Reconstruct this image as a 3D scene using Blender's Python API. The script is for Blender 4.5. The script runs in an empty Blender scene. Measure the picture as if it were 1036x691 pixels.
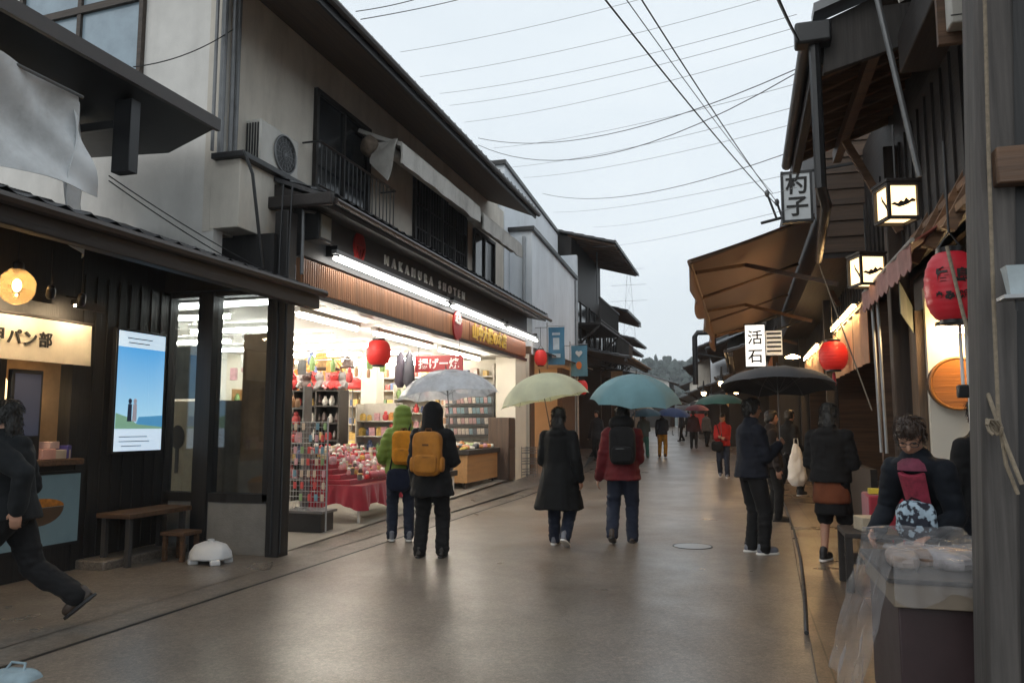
import bpy, bmesh, math, random
from math import sin, cos, pi, radians as R, sqrt, atan, tan
from mathutils import Vector as V, Matrix, Euler, noise
random.seed(11)
scene = bpy.context.scene
COL = scene.collection

# ---------------------------------------------------------------- survey of the photograph
# camera at the origin, 1.45 m up, street runs along +Y; FOC is in pixels of the 1036 px photograph
FOC, CX, CY, EYE = 800.0, 518.0, 345.5, 1.45
PITCH = atan(84.5 / FOC)
YAW = atan(234 * cos(PITCH) / FOC)
def ray(x, y):
    u, v = (x - CX) / FOC, (CY - y) / FOC
    d = V((u, cos(PITCH) - sin(PITCH) * v, sin(PITCH) + cos(PITCH) * v))
    c, s = cos(YAW), sin(YAW)
    return V((d.x * c - d.y * s, d.x * s + d.y * c, d.z))
def at_x(x, y, X): d = ray(x, y); return V((0, 0, EYE)) + d * (X / d.x)
def at_y(x, y, Y): d = ray(x, y); return V((0, 0, EYE)) + d * (Y / d.y)
def at_z(x, y, z=0.0): d = ray(x, y); return V((0, 0, EYE)) + d * ((z - EYE) / d.z)
def at_plane(x, y, p, n):
    d = ray(x, y); o = V((0, 0, EYE)); n = V(n)
    return o + d * ((V(p) - o).dot(n) / d.dot(n))

# ---------------------------------------------------------------- mesh builder
class MB:
    def __init__(s): s.v = []; s.f = []
    def add(s, vs, fs):
        o = len(s.v); s.v += [V(p) for p in vs]; s.f += [tuple(i + o for i in f) for f in fs]; return s
    def box(s, x0, x1, y0, y1, z0, z1):
        return s.add([(x0,y0,z0),(x1,y0,z0),(x1,y1,z0),(x0,y1,z0),(x0,y0,z1),(x1,y0,z1),(x1,y1,z1),(x0,y1,z1)],
                     [(0,3,2,1),(4,5,6,7),(0,1,5,4),(1,2,6,5),(2,3,7,6),(3,0,4,7)])
    def obox(s, c, size, rot=(0,0,0)):
        m = Matrix.Translation(c) @ Euler(rot).to_matrix().to_4x4()
        b = MB().box(-size[0]/2,size[0]/2,-size[1]/2,size[1]/2,-size[2]/2,size[2]/2)
        return s.add([m @ p for p in b.v], b.f)
    def beam(s, p, q, w, h, up=(0,0,1)):
        p, q = V(p), V(q); d = (q-p).normalized(); u = V(up)
        if abs(d.dot(u)) > .98: u = V((0,1,0)) if abs(d.y) < .9 else V((1,0,0))
        a = d.cross(u).normalized(); b = a.cross(d).normalized()
        vs = [e + a*(i*w/2) + b*(j*h/2) for e in (p,q) for i,j in ((-1,-1),(1,-1),(1,1),(-1,1))]
        return s.add(vs, [(3,2,1,0),(4,5,6,7),(0,1,5,4),(1,2,6,5),(2,3,7,6),(3,0,4,7)])
    def tube(s, pts, r, n=8, close=False):
        pts = [V(p) for p in pts]; k = len(pts)
        rr = r if isinstance(r, (list, tuple)) else [r]*k
        vs = []; ref = None
        for i, p in enumerate(pts):
            d = (pts[min(i+1,k-1)] - pts[max(i-1,0)])
            if close: d = pts[(i+1)%k] - pts[i-1]
            d.normalize()
            if ref is None:
                ref = V((0,0,1)) if abs(d.z) < .9 else V((1,0,0))
            a = d.cross(ref).normalized(); b = a.cross(d).normalized(); ref = b
            vs += [p + a*(cos(2*pi*j/n)*rr[i]) + b*(sin(2*pi*j/n)*rr[i]) for j in range(n)]
        fs = []
        for i in range(k if close else k-1):
            for j in range(n):
                i2 = (i+1) % k
                fs.append((i*n+j, i*n+(j+1)%n, i2*n+(j+1)%n, i2*n+j))
        if not close: fs += [tuple(range(n))[::-1], tuple((k-1)*n+j for j in range(n))]
        return s.add(vs, fs)
    def loft(s, cs, rx, ry, n=20, twist=None):
        """stack of ellipses at centres cs (x right, y forward axes), closed ends"""
        vs = []; k = len(cs)
        for i, c in enumerate(cs):
            c = V(c); t = twist[i] if twist else 0
            for j in range(n):
                a = 2*pi*j/n; x, y = cos(a)*rx[i], sin(a)*ry[i]
                vs.append(c + V((x*cos(t)-y*sin(t), x*sin(t)+y*cos(t), 0)))
        fs = [(i*n+j, i*n+(j+1)%n, (i+1)*n+(j+1)%n, (i+1)*n+j) for i in range(k-1) for j in range(n)]
        fs += [tuple(range(n))[::-1], tuple((k-1)*n+j for j in range(n))]
        return s.add(vs, fs)
    def cap(s, p, q, ra, rb, n=12):
        p, q = V(p), V(q); d = (q-p)
        if d.length < 1e-6: d = V((0,0,1e-4))
        d.normalize(); pts=[]; rr=[]
        for k in range(4): a = pi/2*k/4; pts.append(p - d*(cos(a)*ra)); rr.append(max(sin(a)*ra, ra*.05))
        for k in range(0, 5): t = k/4; pts.append(p.lerp(q, t)); rr.append(ra+(rb-ra)*t)
        for k in range(3,-1,-1): a = pi/2*k/4; pts.append(q + d*(cos(a)*rb)); rr.append(max(sin(a)*rb, rb*.05))
        return s.tube(pts, rr, n)
    def lathe(s, prof, c=(0,0,0), n=20):
        c = V(c); return s.loft([c+V((0,0,z)) for r,z in prof], [max(r,1e-4) for r,z in prof], [max(r,1e-4) for r,z in prof], n)
    def ell(s, c, rx, ry, rz, nu=18, nv=10, e=1.0, rot=None):
        c = V(c); vs=[]; f=lambda t: math.copysign(abs(t)**e, t)
        m = Euler(rot).to_matrix() if rot else Matrix.Identity(3)
        for i in range(nv+1):
            b = -pi/2 + pi*i/nv; b = max(-pi/2+.03, min(pi/2-.03, b))
            for j in range(nu):
                a = 2*pi*j/nu
                vs.append(c + m @ V((rx*f(cos(b))*f(cos(a)), ry*f(cos(b))*f(sin(a)), rz*f(sin(b)))))
        fs=[(i*nu+j, i*nu+(j+1)%nu, (i+1)*nu+(j+1)%nu, (i+1)*nu+j) for i in range(nv) for j in range(nu)]
        fs += [tuple(range(nu))[::-1], tuple(nv*nu+j for j in range(nu))]
        return s.add(vs, fs)
    def prism(s, poly, axis, a, b):
        """poly = 2-D points in the two other axes, extruded along axis from a to b"""
        def p3(p, t): return {'x':(t,p[0],p[1]), 'y':(p[0],t,p[1]), 'z':(p[0],p[1],t)}[axis]
        n=len(poly); vs=[p3(p,a) for p in poly]+[p3(p,b) for p in poly]
        return s.add(vs, [tuple(range(n)), tuple(range(n,2*n))[::-1]]+[(i,i+n,(i+1)%n+n,(i+1)%n) for i in range(n)])
    def sheet(s, fn, nu, nv, th=0.0):
        """fn(u,v) -> point; th > 0 gives it a second skin that far along the normal, closed round the rim"""
        P=[[V(fn(i/nu,j/nv)) for j in range(nv+1)] for i in range(nu+1)]
        vs=[P[i][j] for i in range(nu+1) for j in range(nv+1)]; w=nv+1
        fs=[(i*w+j,(i+1)*w+j,(i+1)*w+j+1,i*w+j+1) for i in range(nu) for j in range(nv)]
        if th:
            N=[]
            for i in range(nu+1):
                for j in range(nv+1):
                    du=P[min(i+1,nu)][j]-P[max(i-1,0)][j]; dv=P[i][min(j+1,nv)]-P[i][max(j-1,0)]
                    nn=du.cross(dv); N.append(nn.normalized() if nn.length>1e-9 else V((0,0,1)))
            o=len(vs); vs+= [vs[k]+N[k]*th for k in range(o)]
            fs+= [tuple(q+o for q in reversed(f)) for f in fs]
            rim=[i*w for i in range(nu+1)]+[nu*w+j for j in range(1,nv+1)]+[i*w+nv for i in range(nu-1,-1,-1)]+[j for j in range(nv-1,0,-1)]
            fs+= [(rim[k], rim[(k+1)%len(rim)], rim[(k+1)%len(rim)]+o, rim[k]+o) for k in range(len(rim))]
        return s.add(vs, fs)
    def xf(s, m):
        s.v=[m @ p for p in s.v]; return s
    def join(s, o, m=None): return s.add([m @ p for p in o.v] if m else o.v, o.f)
    def mesh(s, name='m', smooth=True, ang=38):
        me=bpy.data.meshes.new(name); me.from_pydata([tuple(p) for p in s.v],[],s.f)
        bm=bmesh.new(); bm.from_mesh(me)
        bmesh.ops.recalc_face_normals(bm, faces=bm.faces); bm.to_mesh(me); bm.free()
        finish(me, smooth, ang); return me

def finish(me, smooth=True, ang=38):
    me.polygons.foreach_set('use_smooth',[smooth]*len(me.polygons))
    if smooth: me.set_sharp_from_angle(angle=R(ang))
    me.update()

# ---------------------------------------------------------------- objects
def thing(name, label, cat, loc=(0,0,0), rotz=0.0, group=None, rot=None):
    o=bpy.data.objects.new(name,None); COL.objects.link(o); o.empty_display_size=.1
    o.location=loc; o.rotation_euler = rot if rot else (0,0,rotz)
    o['label']=label; o['category']=cat
    if group: o['group']=group
    return o
def tag(o, label=None, cat=None, group=None, kind=None):
    if label: o['label']=label
    if cat: o['category']=cat
    if group: o['group']=group
    if kind: o['kind']=kind
    return o
def basis(o):
    return Matrix.Translation(o.location) @ o.rotation_euler.to_matrix().to_4x4()
def root_of(o):
    while o.parent: o=o.parent
    return o
def link(name, me, m, parent=None, bev=0, seg=2):
    me.name=name; o=bpy.data.objects.new(name,me); COL.objects.link(o)
    if m: 
        me.materials.clear(); me.materials.append(m)
    if parent: o.parent=parent
    if bev:
        b=o.modifiers.new('edge','BEVEL'); b.width=bev; b.segments=seg; b.limit_method='ANGLE'; b.angle_limit=R(40); b.harden_normals=False
    return o
def part(name, mb, m, parent, world=True, bev=0, smooth=True, ang=38):
    """one mesh object; world=True: mb is in street coordinates and is moved into its thing's frame"""
    if world and parent: mb.xf(basis(root_of(parent)).inverted())
    return link(name, mb.mesh(name,smooth,ang), m, parent, bev)
def each(name, mb, m, parent, **k):
    """one part per connected piece of mb"""
    n=len(mb.v); up=list(range(n))
    def find(i):
        while up[i]!=i: up[i]=up[up[i]]; i=up[i]
        return i
    for f in mb.f:
        for i in f[1:]: up[find(i)]=find(f[0])
    piles={}
    for f in mb.f: piles.setdefault(find(f[0]),[]).append(f)
    for fs in piles.values():
        ids=sorted({i for f in fs for i in f}); ix={i:j for j,i in enumerate(ids)}
        b=MB(); b.v=[mb.v[i].copy() for i in ids]; b.f=[tuple(ix[i] for i in f) for f in fs]; o=part(name,b,m,parent,**k)
    return o
def solo(name, mb, m, label, cat, loc=None, group=None, bev=0, kind=None, world=True, rot=None):
    """a thing that is one mesh, origin at loc"""
    if loc is None:
        c=sum(mb.v,V())/len(mb.v); loc=(c.x,c.y,min(p.z for p in mb.v))
    if world: mb.xf(Matrix.Translation(-V(loc)))
    o=link(name, mb.mesh(name), m, None, bev); o.location=loc
    if rot: o.rotation_euler=rot
    return tag(o,label,cat,group,kind)
def structure(name, mb, m, bev=0):
    o=link(name, mb.mesh(name), m, None, bev); o['kind']='structure'; return o
def copy_tree(o, parent=None, loc=None, rotz=None, label=None, group=None):
    c=o.copy(); COL.objects.link(c)
    if parent: c.parent=parent
    if loc is not None: c.location=loc
    if rotz is not None: c.rotation_euler=(0,0,rotz)
    if label: c['label']=label
    if group: c['group']=group
    for ch in list(o.children): copy_tree(ch,c)
    return c

def evaluated(me, mods):
    ob=bpy.data.objects.new('tmp',me); COL.objects.link(ob)
    for t,kw in mods:
        md=ob.modifiers.new(t,t)
        for k,v in kw.items(): setattr(md,k,v)
    dg=bpy.context.evaluated_depsgraph_get(); dg.update()
    out=bpy.data.meshes.new_from_object(ob.evaluated_get(dg))
    bpy.data.objects.remove(ob); bpy.data.meshes.remove(me)
    return out
def skin(mb, voxel, amp=0.0, freq=7.0, smooth=4, fn=None, stretch=(1,1,.55)):
    """closed pieces fused into one continuous surface, with cloth-like unevenness"""
    me=evaluated(mb.mesh('skin'),[('REMESH',dict(mode='VOXEL',voxel_size=voxel)),('SMOOTH',dict(factor=.5,iterations=smooth))])
    if amp or fn:
        off=V((random.uniform(-50,50),)*3)
        ns=[v.normal.copy() for v in me.vertices]
        for v,n in zip(me.vertices,ns):
            q=V((v.co.x*stretch[0],v.co.y*stretch[1],v.co.z*stretch[2]))
            d=amp*(noise.noise(q*freq+off)+.55*noise.noise(q*freq*2.3+off)) if amp else 0
            if fn: d+=fn(v.co)
            v.co+=n*d
    finish(me,True,180); return me
def text(body, size=1.0, depth=0.004, align='CENTER', bold=0.0, space=1.0):
    cu=bpy.data.curves.new('t','FONT'); cu.body=body; cu.size=size; cu.extrude=depth/2; cu.align_x=align; cu.align_y='CENTER'
    cu.offset=bold; cu.space_character=space; cu.resolution_u=3
    ob=bpy.data.objects.new('t',cu); COL.objects.link(ob)
    dg=bpy.context.evaluated_depsgraph_get(); dg.update()
    me=bpy.data.meshes.new_from_object(ob.evaluated_get(dg))
    mb=MB(); mb.v=[v.co.copy() for v in me.vertices]; mb.f=[tuple(p.vertices) for p in me.polygons]
    bpy.data.objects.remove(ob); bpy.data.curves.remove(cu); bpy.data.meshes.remove(me)
    return mb
def frame(o, x, y):
    """matrix that maps text-plane x,y onto the given world directions at origin o"""
    x=V(x).normalized(); y=V(y).normalized(); z=x.cross(y)
    return Matrix(((x.x,y.x,z.x,o[0]),(x.y,y.y,z.y,o[1]),(x.z,y.z,z.z,o[2]),(0,0,0,1)))
# ---------------------------------------------------------------- materials
def new_mat(name):
    m=bpy.data.materials.new(name); m.use_nodes=True
    return m, m.node_tree.nodes, m.node_tree.links
def rgba(c,k=1.0): return (min(c[0]*k,1),min(c[1]*k,1),min(c[2]*k,1),1)
def M(name, col, rough=.6, var=.2, scale=5, bump=0.0, bscale=60, metal=0.0, stretch=(1,1,1), stain=None, stain_amt=.5, stain_scale=1.2,
      stain_stretch=(1,1,.3), trans=0.0, alpha=1.0, emit=None, power=0.0, coat=0.0, sheen=0.0, spec=.5, subs=0.0, rvar=.12):
    m,N,L=new_mat(name); b=N['Principled BSDF']
    tc=N.new('ShaderNodeTexCoord'); mp=N.new('ShaderNodeMapping'); mp.inputs['Scale'].default_value=stretch
    L.new(tc.outputs['Object'],mp.inputs['Vector'])
    nz=N.new('ShaderNodeTexNoise'); nz.inputs['Scale'].default_value=scale; nz.inputs['Detail'].default_value=7; nz.inputs['Roughness'].default_value=.62
    L.new(mp.outputs['Vector'],nz.inputs['Vector'])
    mr=N.new('ShaderNodeMapRange'); mr.inputs['From Min'].default_value=.3; mr.inputs['From Max'].default_value=.7
    L.new(nz.outputs['Fac'],mr.inputs['Value'])
    mx=N.new('ShaderNodeMix'); mx.data_type='RGBA'; mx.inputs['A'].default_value=rgba(col,1-var); mx.inputs['B'].default_value=rgba(col,1+var)
    L.new(mr.outputs['Result'],mx.inputs['Factor']); out=mx.outputs['Result']
    if stain:
        mp2=N.new('ShaderNodeMapping'); mp2.inputs['Scale'].default_value=stain_stretch; L.new(tc.outputs['Object'],mp2.inputs['Vector'])
        n2=N.new('ShaderNodeTexNoise'); n2.inputs['Scale'].default_value=stain_scale; n2.inputs['Detail'].default_value=8; n2.inputs['Roughness'].default_value=.7
        L.new(mp2.outputs['Vector'],n2.inputs['Vector'])
        r2=N.new('ShaderNodeMapRange'); r2.inputs['From Min'].default_value=.45; r2.inputs['From Max'].default_value=.72; r2.inputs['To Max'].default_value=stain_amt
        L.new(n2.outputs['Fac'],r2.inputs['Value'])
        m2=N.new('ShaderNodeMix'); m2.data_type='RGBA'; m2.inputs['B'].default_value=rgba(stain)
        L.new(r2.outputs['Result'],m2.inputs['Factor']); L.new(out,m2.inputs['A']); out=m2.outputs['Result']
    L.new(out,b.inputs['Base Color'])
    rr=N.new('ShaderNodeMapRange'); rr.inputs['To Min'].default_value=max(rough-rvar,.02); rr.inputs['To Max'].default_value=min(rough+rvar,1)
    L.new(nz.outputs['Fac'],rr.inputs['Value']); L.new(rr.outputs['Result'],b.inputs['Roughness'])
    b.inputs['Metallic'].default_value=metal; b.inputs['Specular IOR Level'].default_value=spec
    b.inputs['Transmission Weight'].default_value=trans; b.inputs['Alpha'].default_value=alpha
    b.inputs['Coat Weight'].default_value=coat; b.inputs['Sheen Weight'].default_value=sheen
    if subs: b.inputs['Subsurface Weight'].default_value=subs; b.inputs['Subsurface Scale'].default_value=.02
    if bump:
        n3=N.new('ShaderNodeTexNoise'); n3.inputs['Scale'].default_value=bscale; n3.inputs['Detail'].default_value=4
        L.new(mp.outputs['Vector'],n3.inputs['Vector'])
        bp=N.new('ShaderNodeBump'); bp.inputs['Strength'].default_value=min(bump,1); bp.inputs['Distance'].default_value=.012
        L.new(n3.outputs['Fac'],bp.inputs['Height']); L.new(bp.outputs['Normal'],b.inputs['Normal'])
    if emit: b.inputs['Emission Color'].default_value=rgba(emit); b.inputs['Emission Strength'].default_value=power
    return m
def wood(name,col,rough=.55,axis='y',var=.45,**k):
    st={'x':(.6,14,14),'y':(14,.6,14),'z':(14,14,.6)}[axis]
    return M(name,col,rough,var,scale=1.6,bump=.35,bscale=4,stretch=st,**k)
def glow(name,col,power,var=.0):
    """a self-glowing surface: lamps, screens, and room walls standing in for lamplight"""
    m,N,L=new_mat(name); b=N['Principled BSDF']; b.inputs['Base Color'].default_value=rgba(col)
    b.inputs['Roughness'].default_value=.4
    b.inputs['Emission Color'].default_value=rgba(col); b.inputs['Emission Strength'].default_value=power
    return m
def glass(name,col=(.8,.85,.85),rough=.05,alpha=.25):
    m,N,L=new_mat(name); b=N['Principled BSDF']
    N.remove(b); o=N['Material Output']
    t=N.new('ShaderNodeBsdfTransparent'); t.inputs['Color'].default_value=rgba(col)
    g=N.new('ShaderNodeBsdfGlossy'); g.inputs['Roughness'].default_value=rough
    lw=N.new('ShaderNodeFresnel'); lw.inputs['IOR'].default_value=1.5
    ad=N.new('ShaderNodeMath'); ad.operation='ADD'; ad.use_clamp=True; ad.inputs[1].default_value=alpha*.2
    mx=N.new('ShaderNodeMixShader'); L.new(lw.outputs[0],ad.inputs[0]); L.new(ad.outputs[0],mx.inputs[0])
    L.new(t.outputs[0],mx.inputs[1]); L.new(g.outputs[0],mx.inputs[2]); L.new(mx.outputs[0],o.inputs['Surface'])
    return m
def film(name,col,opac,rough=.25,haze=(.8,.82,.85)):
    """clear vinyl or plastic film: partly see-through, partly milky, shiny"""
    m,N,L=new_mat(name); b=N['Principled BSDF']; o=N['Material Output']
    b.inputs['Base Color'].default_value=rgba(haze); b.inputs['Roughness'].default_value=rough
    b.inputs['Transmission Weight'].default_value=0
    tr=N.new('ShaderNodeBsdfTranslucent'); tr.inputs['Color'].default_value=rgba(haze)
    m1=N.new('ShaderNodeMixShader'); m1.inputs[0].default_value=.5; L.new(b.outputs[0],m1.inputs[1]); L.new(tr.outputs[0],m1.inputs[2])
    t=N.new('ShaderNodeBsdfTransparent'); t.inputs['Color'].default_value=rgba(col)
    nz=N.new('ShaderNodeTexNoise'); nz.inputs['Scale'].default_value=7; nz.inputs['Detail'].default_value=5
    tc=N.new('ShaderNodeTexCoord'); L.new(tc.outputs['Object'],nz.inputs['Vector'])
    mr=N.new('ShaderNodeMapRange'); mr.inputs['From Min'].default_value=.3; mr.inputs['From Max'].default_value=.7; mr.inputs['To Min'].default_value=opac*.6; mr.inputs['To Max'].default_value=min(opac*1.4,1)
    L.new(nz.outputs['Fac'],mr.inputs['Value'])
    mx=N.new('ShaderNodeMixShader'); L.new(mr.outputs['Result'],mx.inputs[0]); L.new(t.outputs[0],mx.inputs[1]); L.new(m1.outputs[0],mx.inputs[2]); L.new(mx.outputs[0],o.inputs['Surface'])
    return m
def cloth_thin(name,col,trans=.45,rough=.7,var=.12):
    """fabric that lets some light through (umbrella, noren, awning)"""
    m=M(name,col,rough,var,scale=4,bump=.1,bscale=300,sheen=.2); N=m.node_tree.nodes; L=m.node_tree.links
    b=N['Principled BSDF']; o=N['Material Output']
    t=N.new('ShaderNodeBsdfTranslucent')
    src=b.inputs['Base Color'].links[0].from_socket; L.new(src,t.inputs['Color'])
    mx=N.new('ShaderNodeMixShader'); mx.inputs[0].default_value=trans; L.new(b.outputs[0],mx.inputs[1]); L.new(t.outputs[0],mx.inputs[2]); L.new(mx.outputs[0],o.inputs['Surface'])
    return m
def paving(name, col, wet_lo, wet_hi, agg=150, joint=None, dark=.55, big=.5):
    """wet road or stone paving: aggregate speckle, damp patches, optional joints (metres x, y)"""
    m,N,L=new_mat(name); b=N['Principled BSDF']
    tc=N.new('ShaderNodeTexCoord'); P=tc.outputs['Object']
    def nz(s,d,r=.6,sx=(1,1,1)):
        mp=N.new('ShaderNodeMapping'); mp.inputs['Scale'].default_value=sx; L.new(P,mp.inputs['Vector'])
        n=N.new('ShaderNodeTexNoise'); n.inputs['Scale'].default_value=s; n.inputs['Detail'].default_value=d; n.inputs['Roughness'].default_value=r
        L.new(mp.outputs['Vector'],n.inputs['Vector']); return n.outputs['Fac']
    def mrg(v,a,b_,c,d):
        n=N.new('ShaderNodeMapRange'); n.inputs['From Min'].default_value=a; n.inputs['From Max'].default_value=b_; n.inputs['To Min'].default_value=c; n.inputs['To Max'].default_value=d
        L.new(v,n.inputs['Value']); return n.outputs['Result']
    def mul(a,k):
        n=N.new('ShaderNodeVectorMath'); n.operation='SCALE'; 
        L.new(a,n.inputs[0]); L.new(k,n.inputs['Scale']); return n.outputs[0]
    vo=N.new('ShaderNodeTexVoronoi'); vo.inputs['Scale'].default_value=agg; L.new(P,vo.inputs['Vector'])
    speck=mrg(vo.outputs['Color'],0,1,.62,1.38)
    large=nz(big,6,.65); mid=nz(4,6,.6)
    c=N.new('ShaderNodeRGB'); c.outputs[0].default_value=rgba(col)
    o=mul(c.outputs[0],speck); o=mul(o,mrg(large,.3,.7,dark,1.25)); o=mul(o,mrg(nz(30,3,.6),.3,.7,.86,1.14)); o=mul(o,mrg(mid,.3,.7,.94,1.06))
    v2=N.new('ShaderNodeTexVoronoi'); v2.inputs['Scale'].default_value=agg*.28; L.new(P,v2.inputs['Vector']); o=mul(o,mrg(v2.outputs['Color'],0,1,.80,1.20))
    hgt=speck
    if joint:
        br=N.new('ShaderNodeTexBrick'); br.inputs['Scale'].default_value=1; br.inputs['Mortar Size'].default_value=.006; br.inputs['Brick Width'].default_value=joint[0]; br.inputs['Row Height'].default_value=joint[1]
        br.inputs['Color1'].default_value=(1,1,1,1); br.inputs['Color2'].default_value=(.8,.8,.8,1); br.inputs['Mortar'].default_value=(.3,.3,.3,1)
        mp=N.new('ShaderNodeMapping'); L.new(P,mp.inputs['Vector']); mp.inputs['Rotation'].default_value=(0,0,pi/2)
        L.new(mp.outputs['Vector'],br.inputs['Vector'])
        n=N.new('ShaderNodeMix'); n.data_type='RGBA'; n.blend_type='MULTIPLY'; n.inputs['Factor'].default_value=1
        L.new(o,n.inputs['A']); L.new(br.outputs['Color'],n.inputs['B']); o=n.outputs['Result']
    L.new(o,b.inputs['Base Color'])
    ro=N.new('ShaderNodeMath'); ro.operation='MULTIPLY_ADD'; L.new(mrg(nz(3,1,.4),.3,.7,-.02,.03),ro.inputs[0]); ro.inputs[1].default_value=1
    L.new(mrg(nz(big*1.3,1.5,.4),.35,.65,wet_lo,wet_hi),ro.inputs[2]); L.new(ro.outputs[0],b.inputs['Roughness'])
    bp=N.new('ShaderNodeBump'); bp.inputs['Strength'].default_value=.05; bp.inputs['Distance'].default_value=.002
    L.new(hgt,bp.inputs['Height']); L.new(bp.outputs['Normal'],b.inputs['Normal'])
    return m

mt={}
mt['road']=paving('wet_asphalt',(.160,.132,.106),.29,.38,agg=120,dark=.88)
mt['walk']=paving('wet_concrete',(.145,.122,.10),.28,.42,agg=70,big=.9,dark=.8)
mt['slab']=paving('wet_stone_slabs',(.15,.108,.075),.25,.40,dark=.8,agg=90,joint=(.9,.45),big=.8)
mt['stucco']=M('old_stucco',(.64,.595,.52),.85,.08,3,.25,90,stain=(.20,.18,.15),stain_amt=.45,stain_scale=1.3,stain_stretch=(1.2,1.2,.22))
mt['stucco_cool']=M('pale_stucco',(.68,.665,.63),.85,.08,3,.25,90,stain=(.20,.19,.17),stain_amt=.28,stain_scale=1.1,stain_stretch=(1.2,1.2,.2))
mt['white_wall']=M('white_render',(.78,.82,.86),.8,.05,2,.1,70,stain=(.28,.29,.30),stain_amt=.4,stain_scale=.9,stain_stretch=(1,1,.2))
mt['cream']=M('cream_interior',(.80,.75,.64),.7,.05,2)
mt['ceiling']=M('shop_ceiling',(.82,.80,.76),.7,.04,3)
mt['concrete']=M('damp_concrete',(.20,.195,.185),.6,.18,4,.3,60,stain=(.05,.05,.05),stain_amt=.7,stain_scale=1.5)
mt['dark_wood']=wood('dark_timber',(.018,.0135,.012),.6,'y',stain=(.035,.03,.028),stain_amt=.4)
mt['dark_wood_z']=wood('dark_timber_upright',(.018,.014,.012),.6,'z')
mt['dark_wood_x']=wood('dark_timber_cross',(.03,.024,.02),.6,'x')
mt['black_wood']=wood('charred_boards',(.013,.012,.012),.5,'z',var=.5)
mt['brown_wood']=wood('brown_timber',(.095,.05,.026),.55,'x')
mt['rafter_wood']=wood('rafter_timber',(.15,.085,.048),.7,'x')
mt['soffit']=wood('soffit_boards',(.085,.055,.036),.75,'y')
mt['gray_wood']=wood('weathered_grey_timber',(.050,.045,.042),.75,'z',var=.5,stain=(.03,.028,.026),stain_amt=.6)
mt['red_wood']=wood('reddish_slats',(.42,.21,.11),.45,'z',var=.35)
mt['gold_wood']=wood('light_wood',(.40,.22,.09),.45,'y',var=.2)
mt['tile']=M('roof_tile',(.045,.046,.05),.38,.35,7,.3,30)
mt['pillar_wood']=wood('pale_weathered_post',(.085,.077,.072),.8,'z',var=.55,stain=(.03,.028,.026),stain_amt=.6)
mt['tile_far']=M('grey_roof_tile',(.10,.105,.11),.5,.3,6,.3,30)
mt['metal_dark']=M('dark_painted_metal',(.015,.0155,.017),.4,.25,6,.05)
mt['metal_grey']=M('grey_metal',(.16,.165,.17),.42,.2,6,.05,metal=.4)
mt['metal_light']=M('galvanised_metal',(.34,.35,.36),.4,.15,8,.05,metal=.6)
mt['metal_brown']=M('brown_gutter',(.035,.025,.021),.4,.25,6)
mt['ac_white']=M('aged_white_plastic',(.55,.54,.50),.45,.08,4,stain=(.25,.22,.18),stain_amt=.5)
mt['black']=M('black_plastic',(.012,.012,.013),.4,.2,8)
mt['void']=M('dark_room',(.012,.011,.011),.9,.1)
mt['glass']=glass('window_glass',(.75,.8,.82),.04,.3)
mt['glass_dark']=M('dark_window_pane',(.02,.023,.026),.12,.3,2,spec=.6)
mt['glass_sky']=M('blue_frosted_pane',(.28,.36,.42),.12,.15,3,spec=.7)
mt['tarp']=M('white_tarpaulin',(.70,.72,.73),.55,.12,2.5,.15,12,stain=(.22,.22,.21),stain_amt=.5,stain_scale=1.6,stain_stretch=(1,1,1))
mt['awning_white']=M('dirty_white_canvas',(.56,.54,.50),.75,.1,3,.15,120,stain=(.16,.14,.12),stain_amt=.7,stain_scale=2.0,stain_stretch=(1,1,.6))
mt['awning_brown']=cloth_thin('brown_canvas',(.105,.046,.028),.22)
mt['awning_stripe']=cloth_thin('faded_red_canvas',(.30,.10,.09),.35)
mt['noren']=cloth_thin('cream_noren_cloth',(.86,.78,.64),.4)
mt['noren_pink']=cloth_thin('peach_noren_cloth',(.82,.52,.34),.5)
mt['red_cloth']=M('red_cloth',(.32,.012,.03),.75,.2,5,.2,200,sheen=.3)
mt['red_paint']=M('red_lacquer',(.36,.014,.012),.35,.15,5)
mt['lantern_red']=M('red_lantern_paper',(.55,.02,.018),.5,.12,6,emit=(.8,.03,.02),power=.16)
mt['lantern_red_weak_glow']=M('red_lantern_vinyl',(.42,.016,.03),.4,.12,6,emit=(.7,.02,.03),power=.10)  # weak red glow put into the vinyl itself, no bulb inside
mt['white_paint']=M('white_paint',(.78,.77,.74),.5,.06,5)
mt['gold']=M('gold_letters',(.75,.50,.08),.35,.1,9,metal=.2)
mt['ink']=M('black_ink',(.012,.011,.01),.6,.2,9)
mt['letter_grey']=M('pale_letters',(.74,.75,.75),.5,.1,9)
mt['tube']=glow('fluorescent_tube',(1.0,.97,.90),18)
mt['tube_room']=glow('fluorescent_tube_indoors',(1.0,.93,.80),80)
mt['lamp_paper']=glow('lit_lamp_paper',(1.0,.70,.36),2.5)
mt['spot_lens']=glow('spot_lens',(1.0,.74,.44),230)
mt['bulb']=glow('warm_bulb',(1.0,.62,.26),90)
mt['bulb_strip']=glow('warm_strip_light',(1.0,.64,.30),42)
mt['strip_tube']=glow('strip_tube',(1.0,.62,.26),210)
mt['stall_tube']=glow('stall_tube',(1.0,.68,.34),90)
mt['sign_lit']=glow('lit_sign_face',(1.0,.97,.90),1.35)
mt['cord']=M('black_cable',(.014,.014,.015),.5,.1,5)
mt['wire_far']=M('grey_cable',(.16,.17,.18),.5,.1,5)
mt['rope']=M('hemp_rope',(.22,.18,.13),.9,.3,40,.5,200)
mt['grey_plastic']=M('pale_grey_plastic',(.62,.63,.64),.45,.06,5)
mt['film']=film('crumpled_plastic_film',(.93,.93,.95),.24)
mt['vinyl']=film('clear_umbrella_vinyl',(.95,.96,.98),.68,.2,(.88,.90,.93))
mt['card']=M('brown_cardboard',(.34,.22,.12),.8,.12,6)
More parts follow.
